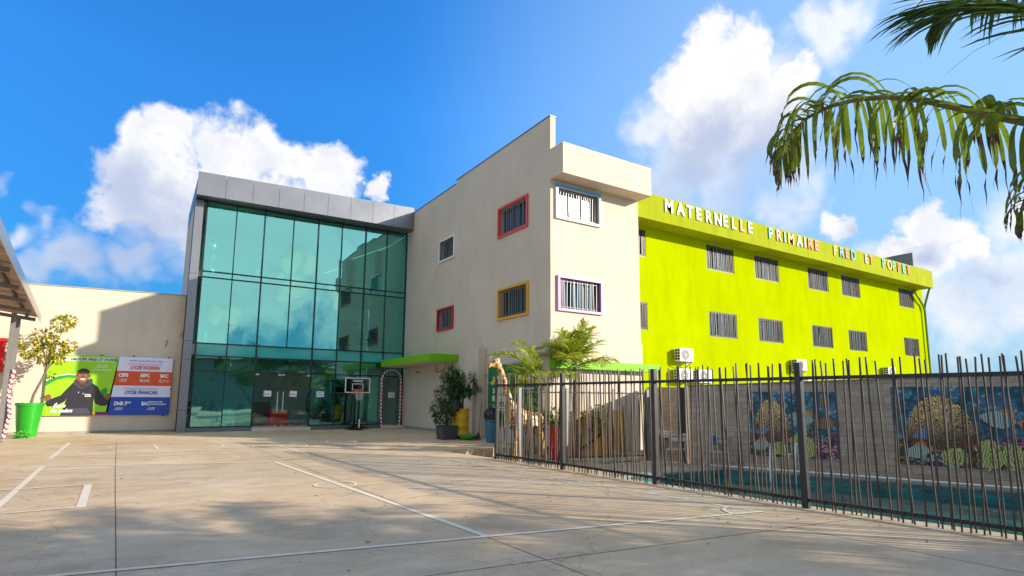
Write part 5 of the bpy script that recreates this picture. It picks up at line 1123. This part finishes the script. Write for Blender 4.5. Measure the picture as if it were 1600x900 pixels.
# ------------------------------------------------------------ fences
def fpos(y): return 7.55+.067*(12.45-y) if y > 4.8 else 8.062+.10*(4.8-y)
fn = thing('pool_fence', (8.0, 6, 0), 'dark metal fence of leaning vertical bars between the court and the pool', 'fence')
PY = [12.45, 9.97, 7.46, 4.80, 2.05, -.7, -3.4]
for y in PY:
    x = fpos(y); m = MB(); m.box(x-.045, y-.045, -.02, x+.045, y+.045, 2.06); m.build('post', fencem, fn, bevel=.004)
for k in range(len(PY)-1):
    a, b = PY[k], PY[k+1]; pa, pb_ = Vector((fpos(a), a-.05, 0)), Vector((fpos(b), b+.05, 0))
    pn = bpy.data.objects.new('fence_panel', None); COL.objects.link(pn); pn.parent = fn
    m = MB(); m.bar(pa+Z*1.83, pb_+Z*1.83, .045, .05); pn_t = m.build('top_rail', fencem, pn)
    m = MB(); m.bar(pa+Z*.115, pb_+Z*.115, .045, .05); m.build('bottom_rail', fencem, pn)
    m = MB(); u = .08; ln_ = (pb_-pa).length; d = (pb_-pa).normalized(); nrm = Vector((-d.y, d.x, 0))
    while u < ln_-.05:
        le = rnd.gauss(0, .028); a_ = pa+d*u+nrm*rnd.choice((-.034, .034)); b_ = a_+d*le*2.1
        m.bar(a_+Z*(-.12-rnd.uniform(0, .08)), b_+Z*(2.05+rnd.uniform(-.03, .05)), .017); u += max(.028, rnd.gauss(.070, .022))
    m.build('bars', barm, pn)
# fix the panel empties: they sit at the fence origin
bf = thing('rear_yard_fence', (11, 12.6, -.25), 'slim second fence of bars and grey posts across the pool yard', 'fence')
fa, fb = Vector((8.6, 13.05, -.25)), Vector((12.85, 12.1, -.25)); d = (fb-fa).normalized(); ln_ = (fb-fa).length
for u in (.02, ln_*.33, ln_*.67, ln_-.3): m = MB(); m.bar(fa+d*u, fa+d*u+Z*2.05, .08); m.build('post', gr, bf)
m = MB(); m.bar(fa+Z*1.93, fb+Z*1.93, .035); m.build('top_rail', fencem, bf); m = MB(); m.bar(fa+Z*.15, fb+Z*.15, .035); m.build('bottom_rail', fencem, bf)
m = MB(); u = .1
while u < ln_-.05: a_ = fa+d*u; m.bar(a_+Z*.02, a_+d*rnd.gauss(0, .05)+Z*1.98, .02); u += max(.08, rnd.gauss(.22, .05))
m.build('bars', barm, bf)

# ------------------------------------------------------------ air conditioners
acw = mat('air conditioner casing', (.78, .77, .74), .4, var=.04); acg = mat('air conditioner grille', (.22, .21, .20), .5, var=.1)
def make_ac():
    t = thing('air_conditioner', (0, 0, 0), 'x', 'air conditioner', 'air conditioners on the lime wall')
    MB().box(-.42, -.4, 0, .42, -.08, .56).build('casing', acw, t, bevel=.012)
    m = MB(); c = (-.1, -.403, .28)
    for rr in (.05, .1, .15, .2, .235): m.tube([(c[0]+rr*math.cos(R(a)), c[1], c[2]+rr*math.sin(R(a))) for a in range(0, 361, 20)], .006, 4, cap=False)
    m.prism([(c[0]+.235*math.cos(R(a)), c[2]+.235*math.sin(R(a))) for a in range(0, 360, 15)], (0, -.4015, 0), X, Z, -Y, .002)
    g = m.build('fan_grille', acg, t); m = MB(); m.prism([(c[0]+.04*math.cos(R(a)), c[2]+.04*math.sin(R(a))) for a in range(0, 360, 30)], (0, -.41, 0), X, Z, -Y, .006); m.build('hub', acw, g)
    m = MB()
    for i in range(4):
        for j in range(2): m.box(-.424, -.36+j*.13, .06+i*.12, -.4195, -.25+j*.13, .15+i*.12)
    m.build('side_vent', black, t)
    m = MB()
    for x in (-.3, .3): m.bar((x, -.42, -.03), (x, 0, -.03), .035); m.bar((x, -.38, -.04), (x, 0, -.3), .025)
    m.build('bracket', acg, t); MB().tube([(.3, -.08, .2), (.38, -.03, .1), (.38, -.02, -.6)], .02, 6).build('pipe', acw, t); return t
ac = make_ac()
for i, (x, z, lb) in enumerate([(19.6, 3.15, 'uppermost of the three in the cluster beside the cream wing'), (19.5, 2.27, 'lower left in the cluster of three beside the cream wing'), (20.75, 2.26, 'lower right in the cluster of three beside the cream wing'), (28.25, 3.05, 'directly behind the tall fence post, upper of its pair'), (28.6, 2.15, 'behind the tall fence post, lower of its pair'), (37.65, 3.0, 'alone near the far right end of the block')]):
    o = ac if i == 0 else copy_tree(ac); o.location = (x, GYY, z); o['label'] = 'white outdoor air conditioner, '+lb

# ------------------------------------------------------------ surroundings behind the viewpoint, mirrored in the glass
nb = thing('neighbour_building', (10, -45, 0), 'low pale building with a ribbed roof behind the viewpoint mirrored in the glass', 'building')
m = MB(); m.box(-30, -48, -.25, 42, -40, 7.4); m.build('wall', mat('ochre render', (.34, .30, .24), .85, var=.1), nb)
m = MB(); m.prism([(-41.0+1.6, 7.402), (-48.5, 7.402), (-48.5, 9.0)], (-31, 0, 0), Y, Z, X, 74); m.build('roof', galv, nb)
for k in range(9):
    m = MB(); m.box(-26+k*7.4, -39.99, 3.2, -23.6+k*7.4, -39.93, 5.2); m.build('window', dglass, nb)

# dry leaf litter blown over the court and the yard
m = MB(); r = random.Random(77)
for _ in range(150):
    x, y = (r.uniform(-3.5, 7.5), r.uniform(3, 26)) if r.random() < .5 else (r.uniform(6.2, 8.0), r.uniform(2.5, 15))
    if r.random() < .25: x, y = r.uniform(-3.6, 1), r.uniform(26.8, 28.1)
    a = r.uniform(0, 6.28); l = r.uniform(.015, .045); c, q = math.cos(a), math.sin(a); h = r.uniform(.004, .014)
    m.add([(x-c*l, y-q*l, .012), (x+q*l*.4, y-c*l*.4, .012+h), (x+c*l, y+q*l, .013), (x-q*l*.4, y+c*l*.4, .012+h*.6)], [(0,1,2,3)])
tag(m.build('leaf_litter', drytip, origin=(0, 0, 0)), 'scattered dry leaf scraps blown over the pale court surface', 'leaf litter', kind='stuff')
